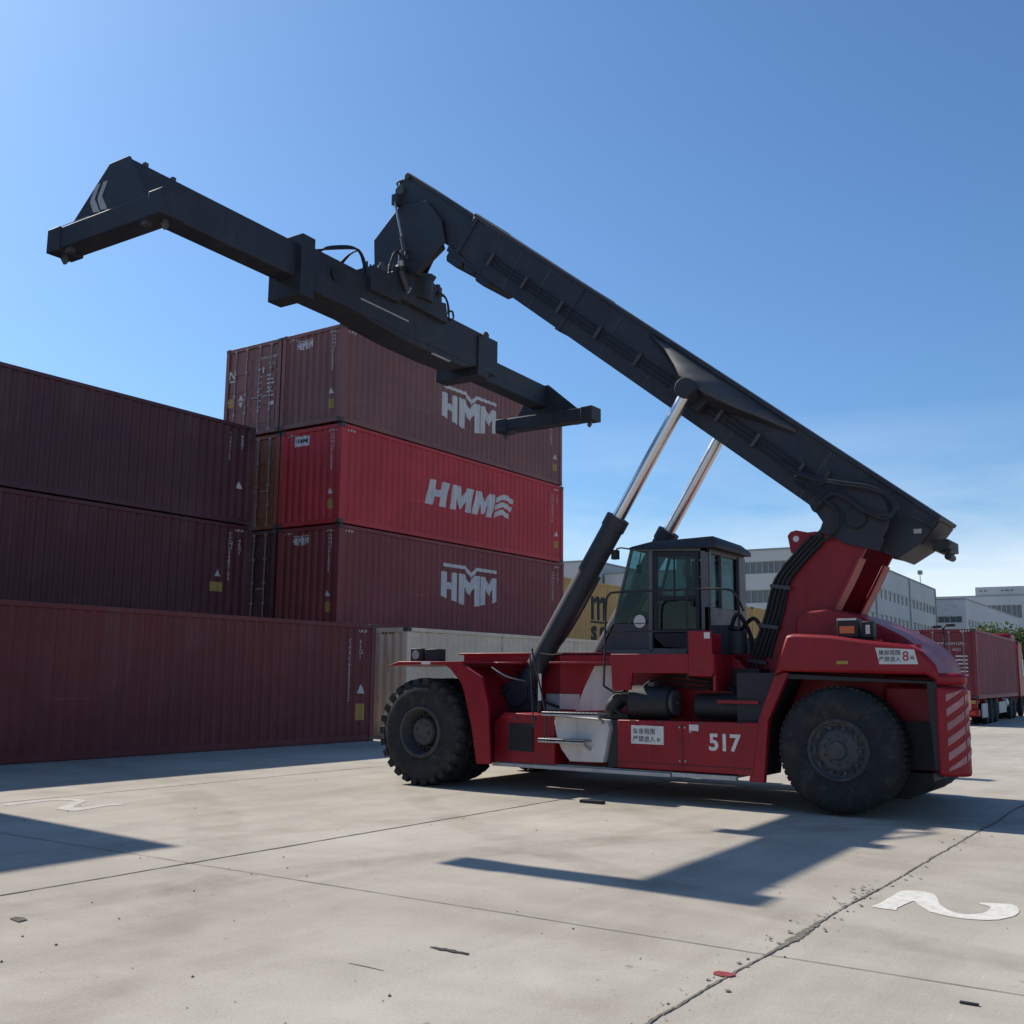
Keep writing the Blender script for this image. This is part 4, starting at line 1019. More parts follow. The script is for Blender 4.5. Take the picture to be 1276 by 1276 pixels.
P(sbox(MB(), 15.2, 15.75, 12.10, 12.14, 7.835, 7.86), 'white_strip', 'silver', frm)
lgm = MB().prism([(16.72, 8.38), (16.95, 8.38), (17.0, 8.50), (16.93, 8.56), (16.84, 8.54)], 'y', 12.07, 12.12); P(lgm, 'lifting_lug', 'dark', frm)
def arm(x0, x1, y0, y1, z0, z1, xc, near, sgn, zz, zb, ztop, ya, yb):
    a = MB(); sbox(a, x0, x1, y0, y1, z0, z1)
    ao = P(a, 'telescopic_arm', 'dark', frm, bevel=.012)
    # end beam with gusset plate and twistlocks
    yc = 12.575; h = 1.30; zt = 8.03
    e = MB()
    e.box(xc - .17, xc + .19, yc - h + .12, yc + h - .12, zb, zz)
    for ye in (-1, 1): e.box(xc - .20, xc + .22, yc + ye * h, yc + ye * (h - .30), zb - .02, zz + .012)
    eo = P(e, 'end_beam', 'dark', frm, bevel=.015)
    g = MB(); gx = xc - .12 if sgn < 0 else xc + .02
    g.prism([(yc + h - .42, zz - .02), (yb, ztop), (ya, ztop), (yc - h + .42, zz - .02)], 'x', gx, gx + .04)
    P(g, 'gusset', 'dark', eo, bevel=.006)
    t = MB()
    for ye in (-1, 1):
        c = V((xc, yc + ye * (h - .17), zb - .02)); t.cyl(c, c - V((0, 0, .07)), .045, n=12); t.cyl(c - V((0, 0, .07)), c - V((0, 0, .13)), .07, .025, n=4)
        t.box(xc - .14, xc - .05, yc + ye * (h - .38), yc + ye * (h - .50), zb - .07, zb)
    P(t, 'twistlock', 'dark2', eo)
    P(MB().box(xc - .172, xc - .168, yc + .35, yc + h - .32, zz + .0, zz + .012), 'edge_plate', 'silver', eo)
    return eo, gx, zz, ztop, yc
el = arm(8.46, 12.2, 12.17, 12.58, 8.12, 8.70, 8.55, True, -1, 7.99, 7.66, 8.72, 12.17, 12.60)
er = arm(16.8, 20.06, 12.60, 12.98, 8.06, 8.56, 20.02, False, 1, 7.55, 7.27, 8.26, 12.55, 12.98)
# chevrons on the left gusset
cv = Flat()
for k in range(2):
    o = k * .17; cv.poly([(o + .10, .44), (o + .20, .44), (o + .10, .25), (o + .10, .22), (o + .24, .0), (o + .08, .03), (o - .01, .20), (o, .26)])
cv.build('chevron', M['silver'], el[0], lambda u, v: (el[1] - .004 - CX, 12.98 - u - 7.0, el[2] + .04 + v - 0), [])
# rotator and sideshift block, motors, valves
ro = MB().cyl((14.75, 12.3, 8.55), (14.75, 12.3, 8.95), .42, n=36).cyl((14.75, 12.3, 8.92), (14.75, 12.3, 9.06), .30, n=28)
roo = P(ro, 'rotator', 'dark', bevel=.015)
rb = MB(); rb.prism([(13.80, 8.40), (13.85, 8.80), (14.05, 9.02), (14.6, 9.04), (14.97, 9.14), (15.13, 9.12), (15.03, 8.98), (15.18, 8.92), (15.09, 8.76), (15.24, 8.67), (15.43, 8.69), (15.51, 8.31)], 'y', 11.98, 12.12)
rb.box(14.0, 15.4, 12.12, 12.75, 8.5, 8.72)
rb.box(13.3, 14.1, 11.99, 12.14, 8.3, 8.74)
P(rb, 'rotator_housing', 'dark', roo, bevel=.012)
mt = MB()
for (x, y, z0_, r_) in ((13.75, 12.15, 8.62, .09), (13.95, 12.1, 8.7, .07), (14.1, 12.0, 8.95, .06), (15.3, 12.1, 8.7, .09)): mt.cyl((x, y, z0_ - .1), (x, y, z0_ + .28), r_, n=16); mt.cyl((x, y, z0_ + .28), (x, y, z0_ + .34), r_ * .6, n=12)
mt.cyl((14.0, 11.93, 8.85), (14.2, 11.93, 8.55), .05, n=12)
P(mt, 'hydraulic_motor', 'dark2', roo, bevel=.006)
P(MB().cyl((13.96, 11.9, 9.02), (13.98, 11.9, 8.93), .055, n=16).cyl((14.28, 11.92, 8.62), (14.2, 11.92, 8.50), .022, n=8), 'bright_fitting', 'steel', roo)
vb = MB()
for i in range(6): vb.box(13.28 + i * .09, 13.35 + i * .09, 12.15, 12.4, 8.58, 8.72 + .05 * (i % 3)); vb.cyl((13.31 + i * .09, 12.2, 8.7), (13.31 + i * .09, 12.2, 8.86 + .03 * (i % 2)), .018, n=6)
P(vb, 'valve_block', 'black', roo)
hs = MB()
for k in range(4):
    y = 12.2 + k * .04
    hs.tube([(12.15 + k * .05, y, 8.66), (12.5, y, 8.80 + k * .02), (13.05, y, 9.00 + k * .025), (13.22 + k * .03, y, 9.0 + k * .02), (13.35 + k * .03, y, 8.85), (13.40 + k * .03, y, 8.62)], .016, n=6)
for k in range(3):
    y = 12.25 + k * .05
    hs.tube([(12.72 + k * .06, y, 8.60), (12.95 + k * .04, y, 8.85), (13.18, y, 9.02)], .014, n=6)
hs.tube([(15.2, 12.0, 8.85), (15.4, 12.0, 8.82), (15.5, 12.0, 8.70), (15.52, 12.0, 8.5)], .02); hs.tube([(15.25, 12.05, 8.8), (15.48, 12.05, 8.84), (15.6, 12.05, 8.66), (15.6, 12.05, 8.4)], .018)
hs.tube([(15.62, 12.05, 8.6), (15.72, 12.05, 8.62), (15.75, 12.05, 8.5), (15.66, 12.05, 8.44)], .02)
hs.tube([(14.15, 12.0, 9.1), (13.9, 11.95, 9.2), (13.8, 12.0, 8.95), (13.85, 12.05, 8.7)], .02)
hs.tube([(14.3, 12.0, 9.3), (14.1, 11.9, 9.25), (14.05, 11.9, 8.95), (14.15, 12.0, 8.65)], .02)
P(hs, 'hydraulic_hoses', 'black', roo)
sn = MB()
for (x, z_) in ((9.2, 8.68), (8.72, 8.70)): sn.box(x, x + .06, 12.2, 12.26, z_ - .03, z_ + .06)
P(sn, 'sensor', 'dark2', frm)
# ------------------------------------------------------------------ buildings
M['facade'] = paint('grey_white_facade', (.46, .475, .46), .8, var=.06, dirt=.12, dirtcol=(.26, .27, .26), scale=.12, streak=True, spec=.2)
M['facade2'] = paint('grey_facade_far', (.50, .51, .50), .8, var=.06, dirt=.12, dirtcol=(.28, .29, .28), scale=.12, streak=True, spec=.2)
M['pane'] = paint('window_pane', (.06, .075, .085), .12, var=.3, dirt=.1, dirtcol=(.12, .13, .14), scale=.4, spec=.8)
M['mull'] = plain('window_frame_grey', (.32, .33, .33), .6)
M['coping'] = plain('roof_coping', (.26, .27, .27), .7)

def building(label, c0, d, Lx, Wy, H, rows_long, rows_end, mat, step=3.0, group=None, name='office_building'):
    """c0 = near corner on the ground; d = unit direction of the long wall (right-hand, away); the end wall runs to the left.
    rows: (z0, z1, inset from both ends, window width)"""
    root = tag(empty(name, (c0[0], c0[1], 0), math.atan2(d[1], d[0])), label, 'building', group)
    # local frame: x along the long wall, y away from it; long wall is y=0, end wall is x=0
    t = .35
    def wall(ax, length, rows):
        mb = MB(); zs = [0]
        for (a, b, i0, i1, w) in sorted(rows): zs += [a, b]
        zs.append(H)
        def bx(u0, u1, z0, z1, dep=0):
            if ax == 'x': mb.box(u0, u1, dep, t, z0, z1)
            else: mb.box(dep, t, u0, u1, z0, z1)
        srt = sorted(rows)
        for k in range(0, len(zs) - 1, 2): bx(0 if ax == 'x' else t + .002, length, zs[k], zs[k + 1])
        for (a, b, i0, i1, w) in srt:
            bx(0 if ax == 'x' else t + .002, i0, a + .002, b - .002, .003); bx(length - i1, length, a + .002, b - .002, .003)
        mb.build('wall', mat, root, smooth=False)
        for (a, b, i0, i1, w) in srt:
            n = int((length - i0 - i1) / w)
            w2 = (length - i0 - i1) / n
            for k in range(n):
                u0 = i0 + k * w2; u1 = u0 + w2
                m = MB(); g = MB()
                fr = .10; pier = w2 * (.34 if w > 2 else .06)
                def b2(m_, ua, ub, za, zb, d0, d1):
                    if ax == 'x': m_.box(ua, ub, d0, d1, za, zb)
                    else: m_.box(d0, d1, ua, ub, za, zb)
                b2(m, u0 + .001, u0 + pier, a, b, .06, .3)
                b2(m, u0 + pier, u1, a, a + .08, .12, .2); b2(m, u0 + pier, u1, b - .08, b, .12, .2)
                b2(m, (u0 + pier + u1) / 2 - .03, (u0 + pier + u1) / 2 + .03, a + .08, b - .08, .12, .2)
                b2(g, u0 + pier, u1, a + .08, b - .08, .16, .18)
                wo = m.build('window', M['mull'] if w < 2 else mat, root, smooth=False)
                g.build('pane', M['pane'], wo, smooth=False)
    wall('x', Lx, rows_long); wall('y', Wy, rows_end)
    body = MB().box(t + .9, Lx - .4, t + .9, Wy - .4, 0, H - .3).box(t, Lx, Wy - .3, Wy, 0, H).box(Lx - .3, Lx, t, Wy - .3, 0, H)
    body.build('core', M['coping'], root, smooth=False)
    rf = MB().box(-.08, Lx + .05, -.08, .5, H, H + .22).box(-.08, .5, .5, Wy, H, H + .22).box(.3, Lx - .3, .3, Wy - .3, H - .5, H - .2)
    rf.build('roof', M['coping'], root, smooth=False)
    return root
dA = V((63.7, 3.1, 0)).normalized()
def roof_plant(bld, items):
    for (x, y, w, d, z0, h) in items:
        m = MB().box(x, x + w, y, y + d, z0, z0 + h).box(x + .1, x + w - .1, y + .1, y + d - .1, z0 + h, z0 + h + .15)
        m.build('roof_unit', M['coping'], bld, smooth=False)
def downpipes(bld, xs, H):
    for x in xs: MB().cyl((x, -.12, .2), (x, -.12, H), .09, n=8).build('downpipe', M['mull'], bld)
bA = building('long grey-white office block with ribbon windows behind the mast, right of the cab', (114.7, 35.4), dA, 63.8, 18.0, 16.0,
         [(12.0, 13.3, 1.0, 1.0, 2.6), (8.7, 10.0, 1.0, 1.0, 2.6), (5.4, 6.7, 1, 1, 2.6), (2.0, 3.3, 1, 1, 2.6)],
         [(13.4, 14.8, .8, .8, 1.3), (10.1, 11.6, .8, .8, 1.3), (6.9, 8.3, .8, .8, 1.3), (3.6, 5.0, .8, .8, 1.3)], M['facade'])
roof_plant(bA, [(8, 3, 3, 2, 15.5, 1.6), (22, 4, 2, 2, 15.5, 1.3), (40, 3.5, 4, 2.5, 15.5, 1.5)]); downpipes(bA, (.4, 21, 42.5, 63.2), 16)
MB().cyl((60, 1.5, 16), (60, 1.5, 18.6), .06, n=6).box(59.7, 60.6, 1.2, 1.8, 18.3, 18.9).build('rooftop_antenna', M['coping'], bA)
building('lower grey building wing seen between lift cylinder and cab', (115.0, 53.2), dA, 30, 10.2, 14.2, [(10, 11.2, 1, 1, 2.6)], [(10.1, 11.4, .8, .8, 1.3), (6.6, 8, .8, .8, 1.3)], M['facade'])
building('grey building block just right of the tall container stack', (111.8, 63.6), dA, 30, 12, 15.6, [(10, 11.2, 1, 1, 2.6)], [(10.6, 11.9, .8, .8, 1.3), (6.6, 8, .8, .8, 1.3)], M['facade'])
d0 = V((1, .02, 0)).normalized()
bD = building('grey-white building with raised lettering on its end wall, right of the long office block', (186.4, 35.6), d0, 60, 8.6, 15.0,
         [(10.6, 11.8, 1, 1, 2.8), (7, 8.2, 1, 1, 2.8)], [(11.2, 12.3, .6, .6, 1.6), (7.6, 8.7, .6, .6, 1.6)], M['facade2'])
# raised lettering, too small to read in the photograph: short strokes in two rows
fl = Flat(); rnd = random.Random(3)
for row, (v, hgt, n, st) in enumerate(((0, 1.1, 5, 1.45), (-1.1, .55, 6, 1.0))):
    for i in range(n):
        u = i * st + (0 if row == 0 else .8)
        for k in range(3):
            a = rnd.random() * hgt * .8; fl.rect(u + rnd.random() * .2, v + a, u + st * .6, v + a + hgt * .10)
        a = u + rnd.random() * .5; fl.rect(a, v, a + hgt * .11, v + hgt)
split_loose(fl.build('wall_lettering', M['white'], bD, lambda u, v: (-.05, 8.0 - u, 13.2 + v)))
bC = building('far grey-white office block with dark ribbon windows above the trees', (257.6, 36.9), V((.999, .035, 0)).normalized(), 30, 28.0, 20.6,
         [(15, 17, 1, 1, 2.6)], [(15.6, 18.6, .6, .6, 2.0), (11.5, 13.6, .6, .6, 2.0), (7.5, 9.6, .6, .6, 2.0)], M['facade2'])
MB().box(.1, 18, .1, 10.0, 20.83, 22.7).build('roof_house', M['facade2'], bC, smooth=False)
m = MB()
for y in (2.2, 3.0, 3.4, 4.2, 7.6, 8.6): m.box(.02, .1, y, y + .5, 21.7, 21.95)
m.build('vent_opening', M['pane'], bC, smooth=False)

# ------------------------------------------------------------------ articulated truck with a container
ph = R(2.4); TX, TY = 42.3, 7.79
TR = tag(empty('container_truck', (TX, TY, 0), ph), 'red articulated truck with skeletal trailer parked at the right edge, carrying a container', 'truck')
def T(mb, name, mat, parent=None, bevel=0): return mb.build(name, M[mat] if isinstance(mat, str) else mat, parent or TR, bevel=bevel)
tc = MB()
for y0 in (.55, 1.75): tc.box(-.05, 12.6, y0, y0 + .14, .62, .96)
for i in range(8): tc.box(.3 + i * 1.65, .42 + i * 1.65, .05, W - .05, .80, .955)
tc.box(-.15, .1, .0, W, .35, .60); tc.box(-.12, .0, .05, W - .05, .62, .94)
trl = T(tc, 'trailer', 'red', bevel=.01)
T(MB().box(-.165, -.125, .1, W - .1, .80, .93), 'reflective_board', 'yellow', trl)
for y0 in (.12, 2.08): T(MB().box(-.18, -.151, y0, y0 + .28, .40, .54), 'tail_lamp', 'redlens', trl)
T(MB().box(-.16, -.152, .95, 1.45, .40, .54), 'number_plate', 'yellow', trl)
split_loose(T(MB().box(.6, 1.9, -.02, .02, .28, .8).box(5.3, 7.5, .0, .04, .35, .8), 'side_guard', 'silver', trl))
def twheel(x, y, inner=.5):
    w = MB().lathe([(.0, .24), (0, .33), (.03, .45), (.08, .49), (.20, .49), (.25, .45), (.28, .3)], (x, y, .495), 'y', 28)
    wo = T(w, 'wheel', 'tyre'); T(MB().lathe([(.01, .25), (.02, .22), (.08, .19), (.08, .08), (.02, .06), (.02, 0)], (x, y, .495), 'y', 20), 'rim', 'rim', wo)
for x in (2.3, 3.6, 4.9):
    for y in (.02, .34, 1.82, 2.14): twheel(x, y)
for x in (9.6, 10.95):
    for y in (.02, .34, 1.82, 2.14): twheel(x, y)
twheel(14.0, .04); twheel(14.0, 2.1)
tk = MB().prism([(12.9, .9), (12.9, 3.2), (13.3, 3.55), (14.4, 3.45), (14.95, 2.3), (15.05, .9), (14.9, .45), (14.55, .45), (14.5, .95), (13.5, .95)], 'y', .0, W)
tk.box(12.2, 13.0, .2, W - .2, .6, .95)
cbo = T(tk, 'cab', 'red', bevel=.05)
T(MB().prism([(14.0, 1.9), (14.0, 2.7), (14.65, 2.7), (14.8, 1.95)], 'y', -.012, 0.0).prism([(14.66, 2.75), (14.7, 2.75), (14.98, 1.95), (14.93, 1.95)], 'y', .15, W - .15), 'window', 'pane', cbo)
T(MB().box(13.1, 14.7, .3, W - .3, 3.5, 3.9), 'roof_deflector', 'red', cbo, bevel=.1)
T(MB().cyl((8.4, .25, .72), (7.7, .25, .72), .26).box(11.9, 12.2, .15, .5, .5, 1.0), 'fuel_tank', 'steel', trl, bevel=.01)
def art_truck(root, brk, ebr, H):
    f = Flat(); f.text('HMMU604129', 1.0, H - .60, .16); f.text('45G1', 1.6, H - .82, .14)
    for i in range(6): f.rect(1.7, .85 + i * .14, 2.12, .9 + i * .14)
    f.rect(1.2, 1.1, 1.4, 1.3); f.rect(1.9, .2, 2.1, .32)
    split_loose(f.build('lettering', M['pwhite'], root, lambda u, v: (.02, W - u, v)))
    f = Flat(); f.vtext('HMMU60', .35, H - .3, .14); side_art(root, brk, f, 'code_lettering', M['pwhite'])
    slashm = Flat(); slashes(slashm, .1, H - .12); slashes(slashm, 1.9, H - .12)
    slashm.build('height_stripes', M['pwhite'], root, lambda u, v: (-.008, W - u, v))
container('wine-red container riding on the trailer of the truck at the right edge', CM['wine'], (TX, TY, .965), 2.591, rz=ph, door='door', art=art_truck)

# ------------------------------------------------------------------ double arm lamp behind the counterweight
lp = tag(empty('street_lamp', (33.3, 7.0, 0)), 'dark double-headed lamp on a post in front of the truck container', 'street lamp')
m = MB().cyl((0, 0, 0), (0, 0, 3.15), .045, .03, n=10); m.tube([(0, .05, 3.1), (0, -.05, 3.22), (0, -.15, 3.26)], .025); m.build('post', M['black'], lp)
for (y, zz) in ((-.20, 3.24), (.18, 3.20)): MB().box(-.1, .1, y - .12, y + .12, zz - .035, zz + .045).build('lamp_head', M['black'], lp, bevel=.015)

# ------------------------------------------------------------------ trees
def leaf_mat(name, c):
    m, nt, b = new_mat(name); oi = nt.nodes.new('ShaderNodeTexCoord'); n = nt.nodes.new('ShaderNodeTexNoise'); n.inputs['Scale'].default_value = 1.6
    L(nt, oi.outputs['Object'], n.inputs['Vector']); r = nt.nodes.new('ShaderNodeValToRGB'); r.color_ramp.elements[0].position = .35; r.color_ramp.elements[1].position = .65
    r.color_ramp.elements[0].color = (c[0] * .6, c[1] * .65, c[2] * .6, 1); r.color_ramp.elements[1].color = (c[0] * 1.3, c[1] * 1.25, c[2], 1)
    L(nt, n.outputs['Fac'], r.inputs['Fac']); L(nt, r.outputs['Color'], b.inputs['Base Color']); b.inputs['Roughness'].default_value = .6
    b.inputs['Transmission Weight'].default_value = 0; b.inputs['Subsurface Weight'].default_value = 0
    tr = nt.nodes.new('ShaderNodeBsdfTranslucent'); L(nt, r.outputs['Color'], tr.inputs[0]); ms = nt.nodes.new('ShaderNodeMixShader'); ms.inputs[0].default_value = .4
    L(nt, b.outputs[0], ms.inputs[1]); L(nt, tr.outputs[0], ms.inputs[2]); L(nt, ms.outputs[0], nt.nodes['Material Output'].inputs[0]); return m
M['leaf'] = leaf_mat('tree_foliage', (.085, .12, .03)); M['bark'] = paint('tree_bark', (.09, .07, .05), .9, scale=8)
def tree(label, x, y, h, rad, seed, n=2600):
    rnd = random.Random(seed); root = tag(empty('tree', (x, y, 0)), label, 'tree', 'trees behind the truck')
    tk = MB().cyl((0, 0, 0), (0, 0, h * .55), .16, .08, n=10)
    cl = []
    for i in range(9):
        a = rnd.random() * 6.28; rr = rad * (.3 + .55 * rnd.random()); zz = h * (.42 + .45 * rnd.random()); c = V((rr * math.cos(a), rr * math.sin(a), zz)); cl.append((c, rad * (.35 + .25 * rnd.random())))
        tk.cyl((0, 0, h * .35 + rnd.random() * h * .15), c, .06, .02, n=6)
    cl.append((V((0, 0, h * .82)), rad * .5))
    tk.build('trunk', M['bark'], root)
    m = MB()
    for i in range(n):
        c, r_ = rnd.choice(cl); d = V((rnd.gauss(0, 1), rnd.gauss(0, 1), rnd.gauss(0, .8))).normalized() * r_ * (rnd.random() ** .4) * (1 + .25 * noise.noise(c * 3 + V((i * .01, 0, 0))))
        p = c + d; s = .09 + .10 * rnd.random(); u = V((rnd.gauss(0, 1), rnd.gauss(0, 1), rnd.gauss(0, 1))).normalized(); w = u.orthogonal().normalized()
        w = (w * math.cos(i) + u.cross(w) * math.sin(i)) * .6
        m.add([p - u * s, p + w * s, p + u * s, p - w * s], [(0, 1, 2, 3)])
    m.build('crown', M['leaf'], root, smooth=False, fix=False)
tree('round bushy green tree peeking over the left part of the truck container', 79.5, 14.4, 5.5, 1.9, 1)
tree('bushy green tree in the middle of the row behind the truck', 79.5, 12.3, 5.6, 2.0, 2)
tree('bushy green tree at the right picture edge behind the truck', 79.0, 10.2, 5.5, 2.1, 3)
tree('green tree beyond the right picture edge behind the truck', 79.5, 7.9, 5.4, 2.0, 4)

# ------------------------------------------------------------------ ground
def ground_mat():
    m, nt, b = new_mat('concrete_yard')
    N = nt.nodes.new
    tc = N('ShaderNodeTexCoord')
    def noise_(scale, det=6, rough=.6, sc=None, dist=0):
        n = N('ShaderNodeTexNoise'); n.inputs['Scale'].default_value = scale; n.inputs['Detail'].default_value = det; n.inputs['Roughness'].default_value = rough
        n.inputs['Distortion'].default_value = dist
        if sc:
            mp = N('ShaderNodeMapping'); mp.inputs['Scale'].default_value = sc[:3]
            if len(sc) > 3: mp.inputs['Rotation'].default_value = (0, 0, sc[3])
            L(nt, tc.outputs['Object'], mp.inputs[0]); L(nt, mp.outputs[0], n.inputs['Vector'])
        else: L(nt, tc.outputs['Object'], n.inputs['Vector'])
        return n
    def ramp(src, p0, p1, c0, c1):
        r = N('ShaderNodeValToRGB'); r.color_ramp.elements[0].position = p0; r.color_ramp.elements[1].position = p1
        r.color_ramp.elements[0].color = (*c0, 1); r.color_ramp.elements[1].color = (*c1, 1); L(nt, src, r.inputs[0]); return r
    def mix(a, b_, f, mode='MULTIPLY', fac=1.0):
        x = N('ShaderNodeMix'); x.data_type = 'RGBA'; x.blend_type = mode
        if f is None: x.inputs[0].default_value = fac
        else: L(nt, f, x.inputs[0])
        L(nt, a, x.inputs[6]); L(nt, b_, x.inputs[7]); return x
    big = ramp(noise_(.22, 7, .6).outputs['Fac'], .3, .7, (.345, .308, .255), (.475, .435, .372))
    mid = ramp(noise_(1.4, 8, .68, dist=.4).outputs['Fac'], .32, .62, (.90, .895, .89), (1.04, 1.04, 1.04))
    a = mix(big.outputs[0], mid.outputs[0], None)
    fine = ramp(noise_(55, 8, .85).outputs['Fac'], .32, .68, (.78, .775, .77), (1.16, 1.16, 1.16))
    a = mix(a.outputs[2], fine.outputs[0], None)
    sk = ramp(noise_(1.0, 6, .6, (.16, 1.7, 1, .25)).outputs['Fac'], .5, .72, (1, 1, 1), (.87, .865, .86))      # long tyre streaks
    a = mix(a.outputs[2], sk.outputs[0], None)
    sk2 = ramp(noise_(1.0, 6, .6, (1.5, .14, 1, .35)).outputs['Fac'], .52, .75, (1, 1, 1), (.89, .88, .87))
    a = mix(a.outputs[2], sk2.outputs[0], None)
    spk = ramp(noise_(9, 3, .5).outputs['Fac'], .70, .76, (1, 1, 1), (.62, .6, .57))      # small stains
    a = mix(a.outputs[2], spk.outputs[0], None)
    sc = ramp(noise_(1.0, 5, .6, (2.2, 22, 1, .5)).outputs['Fac'], .66, .72, (1, 1, 1), (1.14, 1.14, 1.13))     # scuffs
    a = mix(a.outputs[2], sc.outputs[0], None)
    vo = N('ShaderNodeTexVoronoi'); vo.inputs['Scale'].default_value = 16; L(nt, tc.outputs['Object'], vo.inputs['Vector'])
    pit = ramp(vo.outputs['Distance'], .04, .10, (.6, .58, .56), (1, 1, 1)); pf = noise_(3, 3, .5)
    pm = ramp(pf.outputs['Fac'], .5, .62, (0, 0, 0), (1, 1, 1))
    a = mix(a.outputs[2], pit.outputs[0], pm.outputs[0])
    # tyre tracks: soft dark arcs left by turning wheels
    for (cx, cy, rr, ww, am) in ((2.0, -9.0, 16.2, .34, .80), (2.0, -9.0, 18.4, .30, .84), (24.0, -3.0, 17.5, .28, .82), (24.0, -3.0, 15.2, .32, .86), (-8.0, 22.0, 20.5, .4, .84), (14.0, -22, 26.5, .3, .86)):
        ds = N('ShaderNodeVectorMath'); ds.operation = 'DISTANCE'; L(nt, tc.outputs['Object'], ds.inputs[0]); ds.inputs[1].default_value = (cx, cy, 0)
        sb = N('ShaderNodeMath'); sb.operation = 'SUBTRACT'; L(nt, ds.outputs['Value'], sb.inputs[0]); sb.inputs[1].default_value = rr
        ab = N('ShaderNodeMath'); ab.operation = 'ABSOLUTE'; L(nt, sb.outputs[0], ab.inputs[0])
        mr_ = N('ShaderNodeMapRange'); mr_.interpolation_type = 'SMOOTHSTEP'; mr_.inputs[1].default_value = ww * .45; mr_.inputs[2].default_value = ww; mr_.inputs[3].default_value = 1; mr_.inputs[4].default_value = 0; L(nt, ab.outputs[0], mr_.inputs[0])
        nm = ramp(noise_(1.2, 7, .7).outputs['Fac'], .38, .62, (0, 0, 0), (1, 1, 1))
        ml = N('ShaderNodeMath'); ml.operation = 'MULTIPLY'; L(nt, mr_.outputs[0], ml.inputs[0]); L(nt, nm.outputs[0], ml.inputs[1])
        x = N('ShaderNodeMix'); x.data_type = 'RGBA'; x.blend_type = 'MULTIPLY'; L(nt, ml.outputs[0], x.inputs[0]); L(nt, a.outputs[2], x.inputs[6]); x.inputs[7].default_value = (am, am * .99, am * .97, 1); a = x
    oil = ramp(noise_(.9, 5, .7, dist=1.2).outputs['Fac'], .68, .78, (1, 1, 1), (.70, .68, .66)); a = mix(a.outputs[2], oil.outputs[0], None)
    L(nt, a.outputs[2], b.inputs['Base Color'])
    b.inputs['Roughness'].default_value = .88; b.inputs['Specular IOR Level'].default_value = .25
    bp = N('ShaderNodeBump'); bp.inputs['Strength'].default_value = .35; bp.inputs['Distance'].default_value = .006
    nn = noise_(60, 8, .75); L(nt, nn.outputs['Fac'], bp.inputs['Height']); L(nt, bp.outputs[0], b.inputs['Normal'])
    return m
M['ground'] = ground_mat()
g = MB().add([(-400, -600, 0), (900, -600, 0), (900, 700, 0), (-400, 700, 0)], [(0, 1, 2, 3)])
go = g.build('ground', M['ground'], smooth=False); tag(go, None, None, kind='structure')
M['joint'] = paint('joint_filler', (.13, .12, .10), .95, var=.3, dirt=.3, dirtcol=(.16, .15, .13), scale=6, spec=.1)
M['crack'] = paint('crumbled_joint_filler', (.18, .165, .135), .95, var=.5, dirt=.5, dirtcol=(.30, .28, .24), scale=22, spec=.1)
def strip(mb, a0, a1, fixed, ax, w0, w1, jit, seed, z=.004, step=.12):
    rnd = random.Random(seed); n = int((a1 - a0) / step); vs = []; 
    for i in range(n + 1):
        a = a0 + (a1 - a0) * i / n; w = w0 + (w1 - w0) * max(0, noise.noise(V((a * .9, seed, 0)))) * 2 + rnd.random() * w0 * .5
        c = fixed + jit * noise.noise(V((a * 1.3, seed + 5.1, 0))) + jit * .35 * noise.noise(V((a * 7, seed, 2)))
        for s in (-1, 1):
            e = c + s * w * (.5 + .3 * rnd.random()); vs.append((a, e, z) if ax == 'x' else (e, a, z))
    mb.add(vs, [(2 * i, 2 * i + 2, 2 * i + 3, 2 * i + 1) for i in range(n)])
j = MB()
strip(j, 0, 90, 7.56, 'x', .014, .022, .015, 1); strip(j, 0, 21, 12.83, 'x', .012, .018, .015, 2); strip(j, 0, 90, -2.8, 'x', .02, .03, .02, 3)
strip(j, -6, 30, 6.31, 'y', .005, .006, .008, 4); strip(j, -6, 7.4, 21.3, 'y', .008, .01, .01, 5); strip(j, -6, 7.4, 36.3, 'y', .01, .012, .01, 8)
tag(j.build('slab_joints', M['joint'], smooth=False), None, None, kind='structure')
def crumble(mb, a0, a1, y0, seed, w0, w1, z=.004):
    """broken joint edge: a chain of irregular flakes of changing width, with loose flakes beside it"""
    rnd = random.Random(seed); a = a0
    while a < a1:
        w = w0 + (w1 - w0) * max(0, noise.noise(V((a * .8, seed, 0))) * 2.2); c = y0 + .03 * noise.noise(V((a * .7, seed + 3, 0))) + .012 * noise.noise(V((a * 5, seed + 9, 0)))
        l = rnd.uniform(.03, .12); n = 7; pts = []
        for k in range(n):
            t = 2 * math.pi * k / n + rnd.random() * .4; pts.append((a + l * .75 * math.cos(t) * rnd.uniform(.6, 1.1), c + w * math.sin(t) * rnd.uniform(.5, 1.2), z + .0004 * rnd.random()))
        z = .004 + (z - .004 + .0007) % .003
        mb.add(pts + [(a, c, z)], [(k, (k + 1) % n, n) for k in range(n)])
        if rnd.random() < .35:
            s_ = rnd.uniform(.005, .02); cx_, cy_ = a + rnd.uniform(-.05, .05), c + rnd.gauss(0, .07)
            mb.add([(cx_ + s_ * math.cos(t) * rnd.uniform(.6, 1.3), cy_ + s_ * math.sin(t) * rnd.uniform(.6, 1.3), .0075) for t in [k * 1.257 for k in range(5)]], [(0, 1, 2, 3, 4)])
        a += l * .62
c = MB(); crumble(c, 2.5, 40, 2.42, 6, .008, .028)
for k in range(34):
    a_ = 8.55 + random.gauss(0, .28); y_ = 2.50 + random.gauss(0, .06); s_ = random.uniform(.006, .025)
    c.add([(a_ + s_ * math.cos(t), y_ + s_ * math.sin(t) * .7, .009 + k * .00005) for t in [q_ * 1.05 + k for q_ in range(5)]], [(0, 1, 2, 3, 4)])
tag(c.build('crumbled_joint', M['crack'], smooth=False), None, None, kind='structure')
